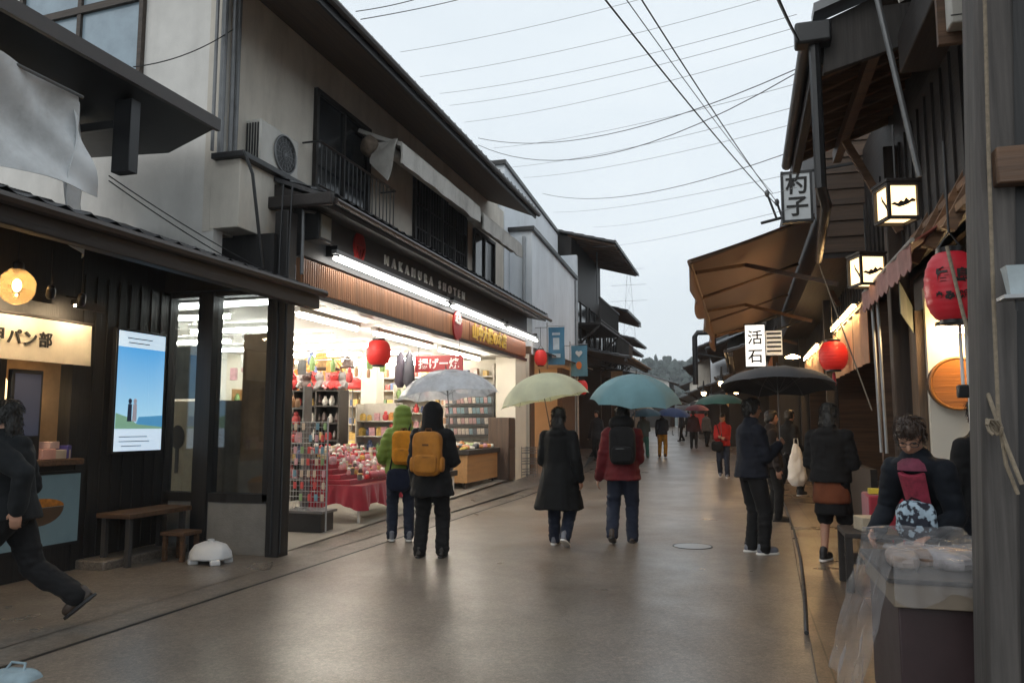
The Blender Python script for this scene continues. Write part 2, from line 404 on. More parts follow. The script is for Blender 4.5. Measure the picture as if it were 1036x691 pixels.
mt['maroon']=M('dark_maroon_board',(.030,.016,.018),.5,.3,5)
SKIN=M('skin',(.45,.25,.17),.5,.07,10,subs=.08)
SKIN_D=M('skin_tanned',(.33,.175,.115),.5,.07,10,subs=.08)
HAIR=M('black_hair',(.008,.007,.006),.5,.4,60,.3,200,stretch=(1,1,.2))
HAIR_B=M('dark_brown_hair',(.035,.02,.013),.5,.4,60,.3,200,stretch=(1,1,.2))
fab_cache={}
def fab(name,col,rough=.8,var=.22,**k):
    if name not in fab_cache: fab_cache[name]=M(name,col,rough,var,7,.12,260,sheen=.03,spec=.18,**k)
    return fab_cache[name]
# ---------------------------------------------------------------- people
def ik(a,c,l1,l2,pole):
    a=V(a); c=V(c); d=c-a; L=min(d.length,(l1+l2)*.999); n=d.normalized()
    x=(l1*l1-l2*l2+L*L)/(2*L); h=sqrt(max(l1*l1-x*x,0)); p=V(pole); p=(p-n*p.dot(n)).normalized()
    return a+n*x+p*h, a+n*L
def hand(mb, w, d, palm, side, H, curl=.5):
    """palm, four unequal curled fingers and a thumb that leaves the side of the palm; d = along, palm = the way the palm faces"""
    d=V(d).normalized(); pn=V(palm); pn=(pn-d*pn.dot(d)).normalized(); s=d.cross(pn)*side; k=H/1.7
    c0=V(w)
    for q in (-1.5,-.5,.5,1.5): mb.cap(c0+s*(q*.010*k), c0+d*(.085*k)+s*(q*.020*k), .016*k,.0125*k,8)
    for q,l in ((-1.5,.062),(-.5,.080),(.5,.085),(1.5,.076)):
        b=c0+d*(.088*k)+s*(q*.0205*k); l*=k
        m1=b+(d*cos(curl)+pn*sin(curl))*l*.5; m2=m1+(d*cos(2.2*curl)+pn*sin(2.2*curl))*l*.5
        mb.cap(b,m1,.0092*k,.0085*k,8); mb.cap(m1,m2,.0085*k,.0072*k,8)
    b=c0+d*(.025*k)+s*(.030*k); m1=b+(d*.7+s*.55+pn*.3).normalized()*.042*k; m2=m1+(d*.85+s*.1+pn*.5).normalized()*.034*k
    mb.cap(b,m1,.013*k,.0105*k,8); mb.cap(m1,m2,.0105*k,.0085*k,8)

def person(label, loc, rotz, H=1.65, feet=((-.1,0,0),(.1,0,0)), heel=(0,0), hands=None, lean=(0,0), drop=0, girth=1.0, head_yaw=0, head_tilt=0,
           coat=None, hem=.47, flare=1.0, trousers=None, shoe=None, hood=None, hair=HAIR, hair_long=0, skin_m=None, voxel=.013, fold=.007,
           coat_fn=None, bare_leg=False, wr=1.0, skirt=None, sleeve=1.0, face=True, sole=True, puff=0.0, glasses=False, inner=None, group=None, toe=(0,0), twist=0):
    skin_m=skin_m or SKIN
    t=thing('person',label,'person',loc,rotz,group)
    h=H; g=girth
    pel=V((0,0,.525*h-drop)); lean=V((lean[0],lean[1],0))
    up=V((0,0,1)); sp=(up*.30*h+lean).normalized()
    neck=pel+sp*.305*h; sh=pel+sp*.288*h
    cz,sz=cos(twist),sin(twist)
    def shj(s): return sh+V((s*.090*h*g*cz, s*.090*h*g*sz,-.022*h))
    hc=neck+sp*.062*h+V((0,.012*h,.045*h))
    hy=Euler((head_tilt,0,head_yaw)).to_matrix()
    B=MB()
    # trunk
    fr=[0,.06,.13,.20,.27,.305,.325]; cs=[pel-sp*.04*h+sp*f*h*1.0 for f in fr]
    B.loft(cs,[.070*h*g,.088*h*g,.078*h*g,.086*h*g,.088*h*g,.05*h,.03*h],[.05*h*g,.066*h*g,.060*h*g,.066*h*g,.052*h*g,.036*h,.03*h])
    B.cap(neck-sp*.02*h,hc,.034*h,.031*h)
    # head: skull, jaw, chin, nose, ears, brow, lips
    def hp(x,y,z): return hc+hy @ V((x*h,y*h,z*h))
    hr=(head_tilt,0,head_yaw)
    B.ell(hp(0,-.006,.016),.0455*h,.055*h,.053*h,rot=hr)
    B.ell(hp(0,.014,-.014),.038*h,.040*h,.050*h,rot=hr)
    B.ell(hp(0,.030,-.046),.020*h,.018*h,.016*h,10,6,rot=hr)
    if face:
        B.cap(hp(0,.050,.010),hp(0,.062,-.012),.006*h,.0095*h,8)
        for s in (-1,1):
            B.ell(hp(s*.044,-.004,-.004),.007*h,.012*h,.019*h,8,6,rot=hr)
            B.cap(hp(s*.006,.047,.017),hp(s*.030,.040,.016),.0055*h,.005*h,8)
        B.cap(hp(-.012,.047,-.031),hp(.012,.047,-.031),.0055*h,.0055*h,8); B.cap(hp(-.009,.046,-.037),hp(.009,.046,-.037),.0055*h,.0055*h,8)
    # arms
    A={}
    hands=hands or ((-.17*h,.03,.47*h),(.17*h,.03,.47*h))
    for s,hd in zip((-1,1),hands):
        S=shj(s); e,w=ik(S,hd,.175*h,.150*h,(s*.35,-1,-.35)); A[s]=(S,e,w)
        B.cap(S,e,.028*h*g,.025*h,10); B.cap(e,w,.025*h,.017*h,10)
        d=(w-e).normalized(); hand(B,w,d,V((-s,.25,0)) if abs(d.z)>.5 else V((0,0,-1 if d.z<.3 else 1)),s,h,.45 if abs(d.z)>.5 else .85)
    # legs
    G={}
    for s,ft,hl in zip((-1,1),feet,heel):
        hip=pel+V((s*.052*h,0,-.02*h)); an=V((ft[0],ft[1],ft[2]+.05*h+hl*.07)); k,an2=ik(hip,an,.236*h,.225*h,(s*.12,1,0)); G[s]=(hip,k,an2)
        B.cap(hip,k,.050*h*g,.034*h,12); B.cap(k,an2,.033*h,.021*h,12)
        if not shoe: B.cap(an2+V((0,0,-.02*h)),an2+V((0,.07*h,-.035*h)),.02*h,.016*h,8)
    b=link('body',skin(B,min(voxel,.010) if voxel<.02 else voxel,0,smooth=2),skin_m,t)
    if face:
        for s in (-1,1):
            e=MB().ell(hp(s*.0185,.0445,.0045),.0075*h,.005*h,.0048*h,10,6,rot=hr); part('eye',e,mt['ink'],t,False)
    # hair
    if hair:
        Hm=MB(); Hm.ell(hp(0,-.013,.022),.051*h,.054*h,.054*h,rot=hr); Hm.ell(hp(0,.018,.044),.040*h,.034*h,.030*h,rot=hr)
        for s in (-1,1): Hm.ell(hp(s*.040,-.010,.004),.013*h,.028*h,.035*h,8,6,rot=hr)
        Hm.ell(hp(0,-.038,-.012),.042*h,.026*h,.038*h,rot=hr)
        if hair_long: Hm.loft([hp(0,-.036,-.02),hp(0,-.040,-.06),hp(0,-.044,-.06-hair_long)],[.048*h,.050*h,.034*h],[.028*h,.026*h,.014*h])
        hm_=skin(Hm,max(voxel*.55,.007),.006,30,smooth=1); hr_o=link('hair',hm_,hair,t)
        if voxel<.016:
            ST=MB(); vv=[(v.co.copy(),v.normal.copy()) for v in hm_.vertices if v.co.z>hc.z-.045*h or v.co.y<hc.y-.03*h]
            for _ in range(520):
                p,n=random.choice(vv); q=p-hc; dn=V((q.x*.35,q.y*.35,0))+V((random.gauss(0,.02),random.gauss(0,.02),-.055)); dn=dn-n*dn.dot(n)
                if dn.length<.005: dn=V((random.gauss(0,.03),random.gauss(0,.03),0))
                dn=dn.normalized()*random.uniform(.02,.05); a=p-n*.004; b2=p+dn*.5+n*random.uniform(.004,.010); e2=p+dn+n*random.uniform(-.002,.012)
                ST.tube([a,b2,e2],[.0026,.0024,.0008],3)
            part('hair_strand',ST,hair,hr_o,False)
    if glasses:
        for s in (-1,1):
            gl=MB(); pts=[hp(s*.0195+.0145*cos(a),.055,.004+.0105*sin(a)) for a in [2*pi*i/14 for i in range(14)]]
            gl.tube(pts,.0016*h,6,close=True); gl.tube([hp(s*.034,.054,.006),hp(s*.047,.0,.006)],.0015*h,6); gl.tube([hp(0,.056,.007),hp(s*.006,.056,.007)],.0014*h,6)
            part('glasses',gl,mt['black'],t,False)
    # trousers
    if trousers:
        T=MB(); T.loft([pel+V((0,0,z*h)) for z in (-.05,-.01,.04,.08)],[.080*h*g,.094*h*g,.092*h*g,.080*h*g],[.058*h*g,.074*h*g,.070*h*g,.058*h*g])
        for s in (-1,1):
            hip,k,an=G[s]; lo=k if bare_leg else an+V((0,0,-.012*h))
            T.cap(hip,k,.060*h*g,.047*h*g,14)
            if not bare_leg: T.cap(k,lo,.046*h*g,.040*h*g,14)
        link('trousers',skin(T,voxel,fold*.8,10,3,lambda c:(.010*noise.noise((c.x*10,c.y*10,c.z*26)) if (c.z<.20*h or abs(c.z-.29*h)<.06*h) else 0)),trousers,t)
    if skirt:
        m_,z1,fl=skirt; K=MB(); zs=[pel.z+.08*h-(pel.z+.08*h-z1*h)*i/5 for i in range(6)]
        K.loft([V((pel.x,pel.y,z)) for z in zs],[(.085+.03*fl*i/5)*h*g for i in range(6)],[(.064+.035*fl*i/5)*h*g for i in range(6)])
        link('skirt',skin(K,voxel,fold,9,2),m_,t)
    # shoes with a sole each
    if shoe:
        for s,ft,hl,tw in zip((-1,1),feet,heel,toe):
            m=Matrix.Translation(V(ft)+V((0,0,hl*.07)))@Matrix.Translation((0,-.015,.09))@Euler((-hl*.7,0,tw)).to_matrix().to_4x4()@Matrix.Translation((0,.015,-.09)); sc=h/1.65
            S=MB(); S.ell((0,.045,.045),.042*sc,.125*sc,.045*sc,16,8,.75); S.ell((0,-.025,.085),.037*sc,.048*sc,.05*sc,14,8,.8); S.cap((0,-.02,.09),(0,-.01,.12),.038*sc,.040*sc)
            S.xf(m); so=link('shoe',skin(S,max(voxel*.7,.009),.002,30,2),shoe,t)
            if sole:
                O=MB(); n=18; O.prism([(.046*sc*math.copysign(abs(cos(a))**.7,cos(a)),.045+.135*sc*math.copysign(abs(sin(a))**.8,sin(a))) for a in [2*pi*i/n for i in range(n)]],'z',0,.022); O.xf(m)
                part('sole',O,mt['white_paint'] if shoe.name in('grey_trainer','black_trainer') else mt['black'],so,False,bev=.004)
    # coat, sleeves, skirt of the coat, collar
    if coat:
        C=MB(); q=1.0+puff; e=.022
        zs=[.325,.30,.255,.17,.08]; top_=[pel-sp*.0*h+sp*z*h for z in zs]
        rx=[.045*h+e,.082*h*g+e,.098*h*g*q+e,.092*h*g*q+e,.092*h*g*q+e]; ry=[.044*h+e*.6,.058*h*g+e,.074*h*g*q+e,.073*h*g*q+e,.076*h*g*q+e]
        hz=hem*h; a=pel+sp*.08*h; n=6
        for i in range(1,n+1):
            f=i/n; top_.append(V((a.x*(1-f)+pel.x*f, a.y*(1-f)+pel.y*f, a.z+(hz-a.z)*f)))
            k=(.094+.020*f*flare*(a.z-hz)/.3)*h*g*q+e; rx.append(k); ry.append((.078+.026*f*flare*(a.z-hz)/.3)*h*g*q+e)
        tws=[twist]*5+[twist*(1-i/n) for i in range(1,n+1)]
        C.loft(top_,rx,ry,26,tws)
        for s in (-1,1):
            S,el,w=A[s]; S2=S; C.cap(S2,el,.049*h*g*q,.038*h*q*g,14); C.cap(el,el.lerp(w,.97*sleeve),.038*h*q*g,.033*h*q*g,14)
            C.cap(neck-sp*.030*h-V((s*-.02*h,0,0)),S2+V((0,0,.006*h)),.040*h,.040*h*q,12)
        C.cap(neck-sp*.02*h,neck+sp*.016*h,.056*h,.054*h,16)
        if hood=='down': C.ell(neck+V((0,-.055*h,-.012*h)),.07*h,.038*h,.04*h)
        if hood=='up':
            C.ell(hp(0,-.014,.012),.072*h,.074*h,.078*h,rot=hr); C.cap(neck-sp*.035*h+V((0,-.008*h,0)),hp(0,-.018,-.0),.080*h,.070*h); C.ell(hp(0,.035,.02),.052*h,.03*h,.06*h,rot=hr)
        fn=None
        if coat_fn=='quilt': fn=lambda c: .009*abs(sin(c.z*pi/.085))-.004
        f0=fn; ph=random.uniform(0,50)
        def fn(c):
            k=max(0,min((pel.z+.05*h-c.z)/(.28*h),1)); a=math.atan2(c.y-pel.y,c.x-pel.x)
            d=.026*k*noise.noise((cos(a)*2.6+ph,sin(a)*2.6,c.z*.9)) if abs(c.x)<.24*h else 0
            d+=.012*wr*noise.noise((c.x*9,c.y*9+ph,c.z*22))*(1 if abs(c.x)>.10*h else .35)
            return d+(f0(c) if f0 else 0)
        me=skin(C,voxel,fold,8,3,fn); co=link('coat',me,coat,t)
        if hood=='up' and face:   # open the hood towards the face
            pass
    if inner: inner(t,locals())
    t['_n']=0; del t['_n']
    return t, A, pel, neck, hc, sp

def to_world(t,p): return basis(t) @ V(p)

def umbrella(label, grip, top_dir, L, rad, mat_, depth=.30, ribs=8, phase=0.2, shaft_m=None, group=None, clear=False, rib_m=None, handle_m=None):
    """grip = world point of the handle; the shaft runs from there along top_dir for L metres to the canopy's top"""
    d=V(top_dir).normalized(); q=V((0,0,1)).rotation_difference(d).to_euler()
    t=thing('umbrella',label,'umbrella',grip,0,group,rot=q)
    n=ribs; H=rad*depth/.3*.55 if False else depth
    def P(u,a):   # u from centre to rim; cloth sags in between the ribs and dips at the rim
        k=(a/(2*pi)*n)%1; sag=sin(pi*k)
        r=rad*sin(u*1.18)/sin(1.18)*(1-.085*sag*u*u); z=L-H*(1-cos(u*1.18))/(1-cos(1.18))
        return V((r*cos(a+phase), r*sin(a+phase), z-.012*sag*sin(pi*u)+.02*sag*u**3))
    C=MB(); m=n*6
    C.sheet(lambda u,v: P(max(u,.015),v*2*pi),9,m,.0025)
    part('canopy',C,mat_,t,False,ang=50 if False else 28)
    part('shaft',MB().tube([(0,0,-.02),(0,0,L+.005)],.0065,8),shaft_m or mt['metal_grey'],t,False)
    part('tip',MB().lathe([(.010,L-.005),(.008,L+.02),(.004,L+.06)],(0,0,0),8),mt['black'],t,False)
    hb=MB(); hb.tube([(0,0,.03),(0,0,-.09),(.012,0,-.125),(.035,0,-.135),(.055,0,-.12),(.06,0,-.10)],.012,8); part('handle',hb,handle_m or mt['black'],t,False)
    for i in range(n):
        a=2*pi*i/n; r=MB(); r.tube([P(u/6,a)-V((0,0,.006)) for u in range(0,7)]+[P(1,a)*1.0+V((cos(a+phase)*.015,sin(a+phase)*.015,-.006))],.0025,5)
        rb=part('rib',r,rib_m or mt['metal_grey'],t,False)
        z=L-.30; st=MB().tube([(0,0,z),P(.5,a)-V((0,0,.006))],.002,5); part('stretcher',st,rib_m or mt['metal_grey'],rb,False)
    return t

def backpack(label, p, up, zrot, size, m_, strap_m, detail_m, group=None, A=None, style=0):
    """p = world point of its back face's centre; size = width, depth, height; faces away from the wearer along local -Y"""
    t=thing('backpack',label,'backpack',p,zrot,group); w,d,hh=size
    b=MB().ell((0,-d*.45,0),w/2,d*.55,hh/2,28,18,.42); link('main_bag',skin(b,.009,.005,14,2),m_,t)
    pk=MB().ell((0,-d*.92,-hh*.22),w*.40,d*.22,hh*.21,22,12,.42); link('front_pocket',skin(pk,.008,.004,16,1),m_,t)
    z=MB().tube([(w*.36*sin(a),-d*(.80-.12*abs(sin(a))),hh*(.10+.27*cos(a))) for a in [-1.9+i*3.8/14 for i in range(15)]],.005,6); part('zip',z,detail_m,t,False)
    part('zip',MB().tube([(-w*.33,-d*1.08,-hh*.08),(0,-d*1.13,-hh*.075),(w*.33,-d*1.08,-hh*.08)],.004,6),detail_m,t,False)
    part('top_handle',MB().tube([(-.04,-d*.25,hh*.47),(-.03,-d*.2,hh*.56),(.03,-d*.2,hh*.56),(.04,-d*.25,hh*.47)],.008,6),strap_m,t,False)
    for s in (-1,1):
        sb=MB().sheet(lambda u,v:(s*(w*.27+.02*sin(u*pi))+(v-.5)*.045, -d*.1+ .30*sin(u*pi)*1.0*(.9), hh*.42-u*hh*.80+.10*sin(u*pi)),12,2,.008); part('strap',sb,strap_m,t,False)
    if style:
        part('leather_patch',MB().obox((0,-d*1.0,hh*.20),(.07,.008,.022)),detail_m,t,False,bev=.002)
        for s in (-1,1): part('side_pocket',MB().ell((s*w*.5,-d*.45,-hh*.24),.03,d*.38,hh*.17,14,8,.6),m_,t,False)
    return t
# ---------------------------------------------------------------- ground, road, kerbs
def zg(y): return .02*max(0,min(y,80)-16)
def bx(y): return -.13*max(0,y-24)
def zf(x,y): return .025*max(0,min(y-8,10))*max(0,min((-4.62-x)/.45,1)) if y<19 else .25*max(0,min((-4.62-x)/.45,1))+zg(y)
def kerb_r(y): return .36+.034*max(0,min(y-5,8)) + bx(y)
ys=[-6+i*1.0 for i in range(0,20)]+[14+i*2 for i in range(0,44)]
def strip(name,xl,xr,m,dz=0,nx=1,zfn=None,y0=-6,y1=100):
    b=MB(); yy=[y for y in ys if y0<=y<=y1]; w=nx+1
    vs=[]; 
    for y in yy:
        a,c=xl(y),xr(y)
        for j in range(w): x=a+(c-a)*j/nx; vs.append((x,y,(zfn(x,y) if zfn else zg(y))+dz))
    fs=[(i*w+j,i*w+j+1,(i+1)*w+j+1,(i+1)*w+j) for i in range(len(yy)-1) for j in range(nx)]
    b.add(vs,fs); return structure(name,b,m)
g=MB(); gy=[-60,-6,4,16]+[20+i*10 for i in range(0,7)]+[120,300,900]
g.add([(x,y,zg(y)-.03) for y in gy for x in (-900,-40,40,900)],[(i*4+j,i*4+j+1,(i+1)*4+j+1,(i+1)*4+j) for i in range(len(gy)-1) for j in range(3)])
structure('ground',g,mt['concrete'])
strip('road',lambda y:-4.30+bx(y),lambda y:kerb_r(y),mt['road'],0,6)
strip('drain_slot',lambda y:-4.335+bx(y),lambda y:-4.30+bx(y),mt['ink'],.002,1)
strip('gutter',lambda y:-4.68+bx(y),lambda y:-4.335+bx(y),mt['walk'],.006,1)
strip('pavement',lambda y:-12,lambda y:-4.68+bx(y),mt['walk'],.010,24,zf)
strip('kerb',lambda y:kerb_r(y),lambda y:kerb_r(y)+.26,mt['slab'],.035,1)
kb=MB(); yy=[y for y in ys if y<=100]
vs=[];
for y in yy: vs+=[(kerb_r(y),y,zg(y)-.02),(kerb_r(y),y,zg(y)+.035)]
kb.add(vs,[(2*i,2*i+2,2*i+3,2*i+1) for i in range(len(yy)-1)]); structure('kerb_face',kb,mt['slab'])
strip('footpath',lambda y:kerb_r(y)+.26,lambda y:4+bx(y),mt['slab'],.042,4)

# manhole cover and small patches on the road
mh=thing('manhole_cover','round iron manhole cover set in the wet road','manhole cover',(-.63,9.95,.004))
part('lid',MB().lathe([(.22,0),(.22,.001),(.21,.002),(.0,.002)],(0,0,0),36),mt['metal_light'],mh,False)
rg=MB(); rg.tube([(.23*cos(2*pi*i/36),.23*sin(2*pi*i/36),-.006) for i in range(36)],.010,6,close=True); part('ring',rg,mt['metal_dark'],mh,False)

# ---------------------------------------------------------------- tiled roof helper
def tile_roof(x_edge,z_edge,x_back,z_back,y0,y1,pitch=.27,rows=.28,th=.035):
    """pan tiles: rounded rolls running up the slope, stepped courses"""
    b=MB(); n=max(2,int(abs(y1-y0)/pitch)); L=sqrt((x_back-x_edge)**2+(z_back-z_edge)**2); k=max(2,int(L/rows))
    per=6
    def fn(u,v):
        c=u*k; i=min(int(c),k-1); step=.022*(1-(c-i))
        a=(v*n)%1; roll=.030*max(0,cos((a-.5)*2*pi))**1.2
        return (x_edge+(x_back-x_edge)*u, y0+(y1-y0)*v, z_edge+(z_back-z_edge)*u+roll+step)
    us=[]
    for i in range(k): us+=[i/k+1e-4,(i+1)/k-1e-4]
    vsn=n*per; vs=[];
    for u in us:
        for j in range(vsn+1): vs.append(fn(u,j/vsn))
    w=vsn+1
    b.add(vs,[(i*w+j,(i+1)*w+j,(i+1)*w+j+1,i*w+j+1) for i in range(len(us)-1) for j in range(vsn)])
    # slab under the tiles
    sgn=1
    p=[(x_edge,z_edge-th-.02),(x_edge,z_edge-.003),(x_back,z_back-.003),(x_back,z_back-th-.02)]
    b.prism(p,'y',y0,y1)
    return b
def ridge(b,x,z,y0,y1,r=.09): b.tube([(x,y0,z),(x,y1,z)],r,10)
def rafters(x0,z0,x1,z1,y0,y1,step,w=.05,h=.07):
    b=MB(); y=y0
    while y<=y1: b.beam((x0,y,z0),(x1,y,z1),w,h); y+=step
    return b

# ---------------------------------------------------------------- souvenir shop (long white-lit building on the left)
S0,S1=7.9,18.5
shop=thing('souvenir_shop','two storey stucco souvenir shop with wide bright open front and dark fascia','building',(-7,13,0))
# upper walls
w=MB(); w.box(-5.75,-5.6,7.35,S1,3.6,6.75); w.box(-11.0,-5.75,S1-.15,S1,3.4,7.6); 
c0=V((-5.6,7.35,0)); dr=V((-.9976,.07,0)).normalized(); nn=V((dr.y*-1,dr.x,0)); 
if nn.y>0: nn=-nn
e=c0+dr*12; q=[(c0.x,c0.y),(e.x,e.y),(e.x-nn.x*.15,e.y-nn.y*.15),(c0.x-nn.x*.15,c0.y-nn.y*.15)]
each('upper_wall',w,mt['stucco'],shop); part('end_wall',MB().box(-11,-5.3,S1-.15,S1,0,3.4),mt['stucco'],shop)
part('side_wall',MB().prism(q,'z',3.3,9.2),mt['stucco_cool'],shop)
rf=MB(); 
rf=tile_roof(-4.42,6.36,-8.6,8.1,7.0,17.25); ridge(rf,-8.6,8.15,7.0,17.3)
rfo=part('roof',rf,mt['tile'],shop)
part('soffit',MB().prism([(-4.46,6.20),(-4.46,6.27),(-5.62,6.74),(-5.62,6.68)],'y',7.02,17.2),mt['soffit'],rfo)
part('eave_board',MB().box(-4.475,-4.435,7.0,17.25,6.17,6.36),mt['metal_dark'],rfo,bev=.006)
gt=MB().tube([(-4.39,7.0,6.30),(-4.39,17.3,6.27)],.05,8); part('gutter',gt,mt['metal_brown'],rfo)
# first-floor canopy roof
cr=tile_roof(-4.5,4.10,-5.62,4.52,8.0,18.65,.24,.26); cro=part('canopy_roof',cr,mt['tile'],shop)
part('canopy_soffit',MB().prism([(-4.55,3.96),(-4.55,4.03),(-5.62,4.42),(-5.62,4.20)],'y',8.02,18.6),mt['dark_wood'],cro)
part('gutter',MB().tube([(-4.45,8.0,4.03),(-4.45,18.7,3.99)],.04,8),mt['metal_brown'],cro)
part('eave_end',MB().box(-5.3,-4.46,7.90,8.0,3.97,4.12),mt['dark_wood'],cro,bev=.02)
part('fascia',MB().box(-5.12,-5.0,8.2,18.5,3.47,4.22),M('charcoal_fascia',(.035,.036,.04),.55,.15,4),shop,bev=.004)
# brown ribbed sign band: a backing and its upright slats
sb=MB().box(-5.10,-5.03,8.25,18.4,3.06,3.45)
y=8.27
while y<14.2: sb.box(-5.03,-5.005,y,y+.028,3.07,3.44); y+=.052
part('slatted_band',sb,mt['red_wood'],shop)
part('lintel',MB().box(-5.16,-5.0,8.05,18.5,2.99,3.055),mt['metal_dark'],shop)
part('shop_ceiling',MB().box(-11,-5.12,7.95,18.3,3.02,3.12),mt['ceiling'],shop)
part('inner_wall',MB().box(-11,-5.35,18.2,18.34,0,3.02).box(-11.0,-10.85,7.95,18.2,0,3.02),mt['cream'],shop)
part('end_pillar',MB().box(-5.5,-5.02,17.55,18.5,0,3.02),mt['cream'],shop,bev=.01)
part('inner_column',MB().box(-7.45,-7.1,14.6,14.95,0,3.02),mt['cream'],shop,bev=.01)
flo=MB(); flo.sheet(lambda u,v:(-11+u*5.95,7.95+v*10.3,.018+.025*max(0,min(v*10.3,10))),1,8); part('shop_floor',flo,M('shop_floor',(.30,.27,.23),.35,.12,5),shop)
# corner post with conduits, side glazing
part('corner_post',MB().box(-5.10,-4.93,7.78,7.98,0,3.9),mt['black_wood'],shop,bev=.008)
cd=MB()
for dx,dy in ((-4.92,7.80),(-5.02,7.77)): cd.tube([(dx,dy,0.05),(dx,dy,3.4),(dx+.02,dy,4.2)],.010,6)
each('conduit',cd,mt['metal_dark'],shop)
part('low_wall',MB().box(-6.45,-5.10,7.84,7.98,0,.60),mt['concrete'],shop,bev=.01)
fr=MB()
for x in (-6.72,-6.06,-5.97,-5.13): fr.box(x-.06,x+.06,7.83,7.97,.6,3.0)
fr.box(-6.72,-5.10,7.83,7.97,.58,.68); fr.box(-6.72,-5.10,7.83,7.97,2.95,3.5); fr.box(-6.1,-5.9,7.8,7.99,0,3.4)
fo=part('glazing_frame',fr,mt['black_wood'],shop)
for a,b_ in ((-6.66,-6.12),(-5.91,-5.19)): part('pane',MB().box(a,b_,7.89,7.90,.68,2.95),mt['glass'],fo)
# parapet box beside the corner, carrying the air conditioner
part('parapet',MB().box(-5.66,-5.28,7.345,9.2,3.62,4.40),mt['stucco'],shop,bev=.01)
part('parapet_cap',MB().box(-5.62,-5.20,7.28,9.25,4.40,4.47),mt['metal_dark'],shop,bev=.008)
part('lower_band',MB().box(-6.6,-5.05,7.70,7.84,3.0,3.62),mt['black_wood'],shop)
# corner pipes
pp=MB()
for i,(x,y,r) in enumerate(((-5.53,7.32,.035),(-5.50,7.45,.025),(-5.56,7.22,.02),(-5.51,7.55,.03))): pp.tube([(x,y,4.47),(x,y,6.6),(x+.3,y,6.9)],r,8)
part('pipe',pp,mt['metal_grey'],shop)
part('pipe',MB().tube([(-5.20,7.3,4.45),(-5.12,7.35,4.2),(-5.12,7.6,3.2)],.018,6),mt['cord'],shop)
# upper windows
def window(parent,x,y0,y1,z0,z1,nx,m_frame,m_pane,bars=0,depth=.06,mull=.05):
    f=MB(); f.box(x-.02,x+depth,y0-.06,y1+.06,z1,z1+.07); f.box(x-.02,x+depth,y0-.06,y1+.06,z0-.07,z0); f.box(x-.02,x+depth,y0-.06,y0,z0,z1); f.box(x-.02,x+depth,y1,y1+.06,z0,z1)
    for i in range(1,nx): y=y0+(y1-y0)*i/nx; f.box(x-.01,x+depth*.8,y-mull/2,y+mull/2,z0,z1)
    if bars:
        n=int((y1-y0)/bars)
        for i in range(n): y=y0+(i+.5)*(y1-y0)/n; f.box(x+.012,x+depth*.6,y-.012,y+.012,z0,z1)
        for k in (.33,.66): z=z0+(z1-z0)*k; f.box(x+.01,x+depth*.55,y0,y1,z-.012,z+.012)
    o=part('window',f,m_frame,parent); part('pane',MB().box(x+.002,x+.010,y0,y1,z0,z1),m_pane,o); return o
window(shop,-5.6,9.45,11.0,4.72,6.05,2,mt['dark_wood_z'],mt['glass_dark'])
window(shop,-5.6,12.9,15.6,4.58,5.92,4,mt['dark_wood_z'],mt['glass_dark'],bars=.13)
window(shop,-5.6,16.2,17.6,4.6,5.7,2,mt['dark_wood_z'],mt['glass_dark'])
rl=MB(); 
for z in (4.62,5.22): rl.tube([(-5.32,9.1,z),(-5.32,11.5,z)],.018,6)
for i in range(19): y=9.15+i*.127; rl.tube([(-5.32,y,4.62),(-5.32,y,5.22)],.009,5)
for y in (9.1,11.5): rl.tube([(-5.32,y,5.22),(-5.58,y,5.22)],.014,6)
part('railing',rl,mt['metal_dark'],shop)
# window in the angled side wall, seen at the top left
def hitw(px,py): return at_plane(px,py,c0,nn)
A_,B_,C_,D_=hitw(30,8),hitw(142,-14),hitw(143,66),hitw(30,100)
wx=dr*-1; zt=.5*(A_.z+B_.z); za=8.9; z0_=C_.z-.1; u0=(hitw(25,40)-c0).dot(dr); u1=(hitw(143,40)-c0).dot(dr)
def onw(u,z,d=0): p=c0+dr*u+nn*d; return V((p.x,p.y,z))
sf=MB()
def wbar(ua,ub,za_,zb_,d0,d1):
    p=[onw(ua,0,d0),onw(ub,0,d0),onw(ub,0,d1),onw(ua,0,d1)]; sf.prism([(k.x,k.y) for k in p],'z',za_,zb_)
zm=z0_+.95
wbar(u1-.06,u0+.06,z0_-.09,z0_,-.01,.07); wbar(u1-.06,u0+.06,zm-.05,zm+.04,-.01,.06); wbar(u1-.06,u1,z0_,8.8,-.01,.06); wbar(u0,u0+.06,z0_,8.8,-.01,.06); wbar((u0+u1)/2-.03,(u0+u1)/2+.03,z0_,8.8,-.01,.05); wbar(u1-.06,u0+.06,zm+1.0,zm+1.08,-.01,.06)
so=part('window',sf,wood('window_frame_brown',(.055,.04,.03),.6,'x'),shop)
sp_=MB(); p=[onw(u1,0,.002),onw(u0,0,.002),onw(u0,0,.012),onw(u1,0,.012)]; sp_.prism([(k.x,k.y) for k in p],'z',z0_,8.75); part('pane',sp_,mt['glass_sky'],so)

# fluorescent strips over the sign, three of them, on arms
for y0,y1 in ((8.75,12.7),(12.95,16.1),(16.35,18.9)):
    t=thing('strip_light','long white fluorescent strip over the brown slatted sign, '+('nearest and longest of three' if y0<9 else 'middle one of three' if y0<14 else 'last one before the shop corner'),'light',(-4.86,y0,3.55),0,'strip lights over the sign')
    part('tube',MB().tube([(-4.86,y0,3.53),(-4.86,y1,3.53)],.028,10),mt['tube'],t)
    part('housing',MB().box(-4.90,-4.82,y0-.02,y1+.02,3.585,3.64),mt['metal_light'],t,bev=.006)
    br=MB()
    for y in (y0+.05,y1-.05): br.box(-5.0,-4.84,y-.03,y+.03,3.56,3.70)
    each('bracket',br,mt['metal_dark'],t)
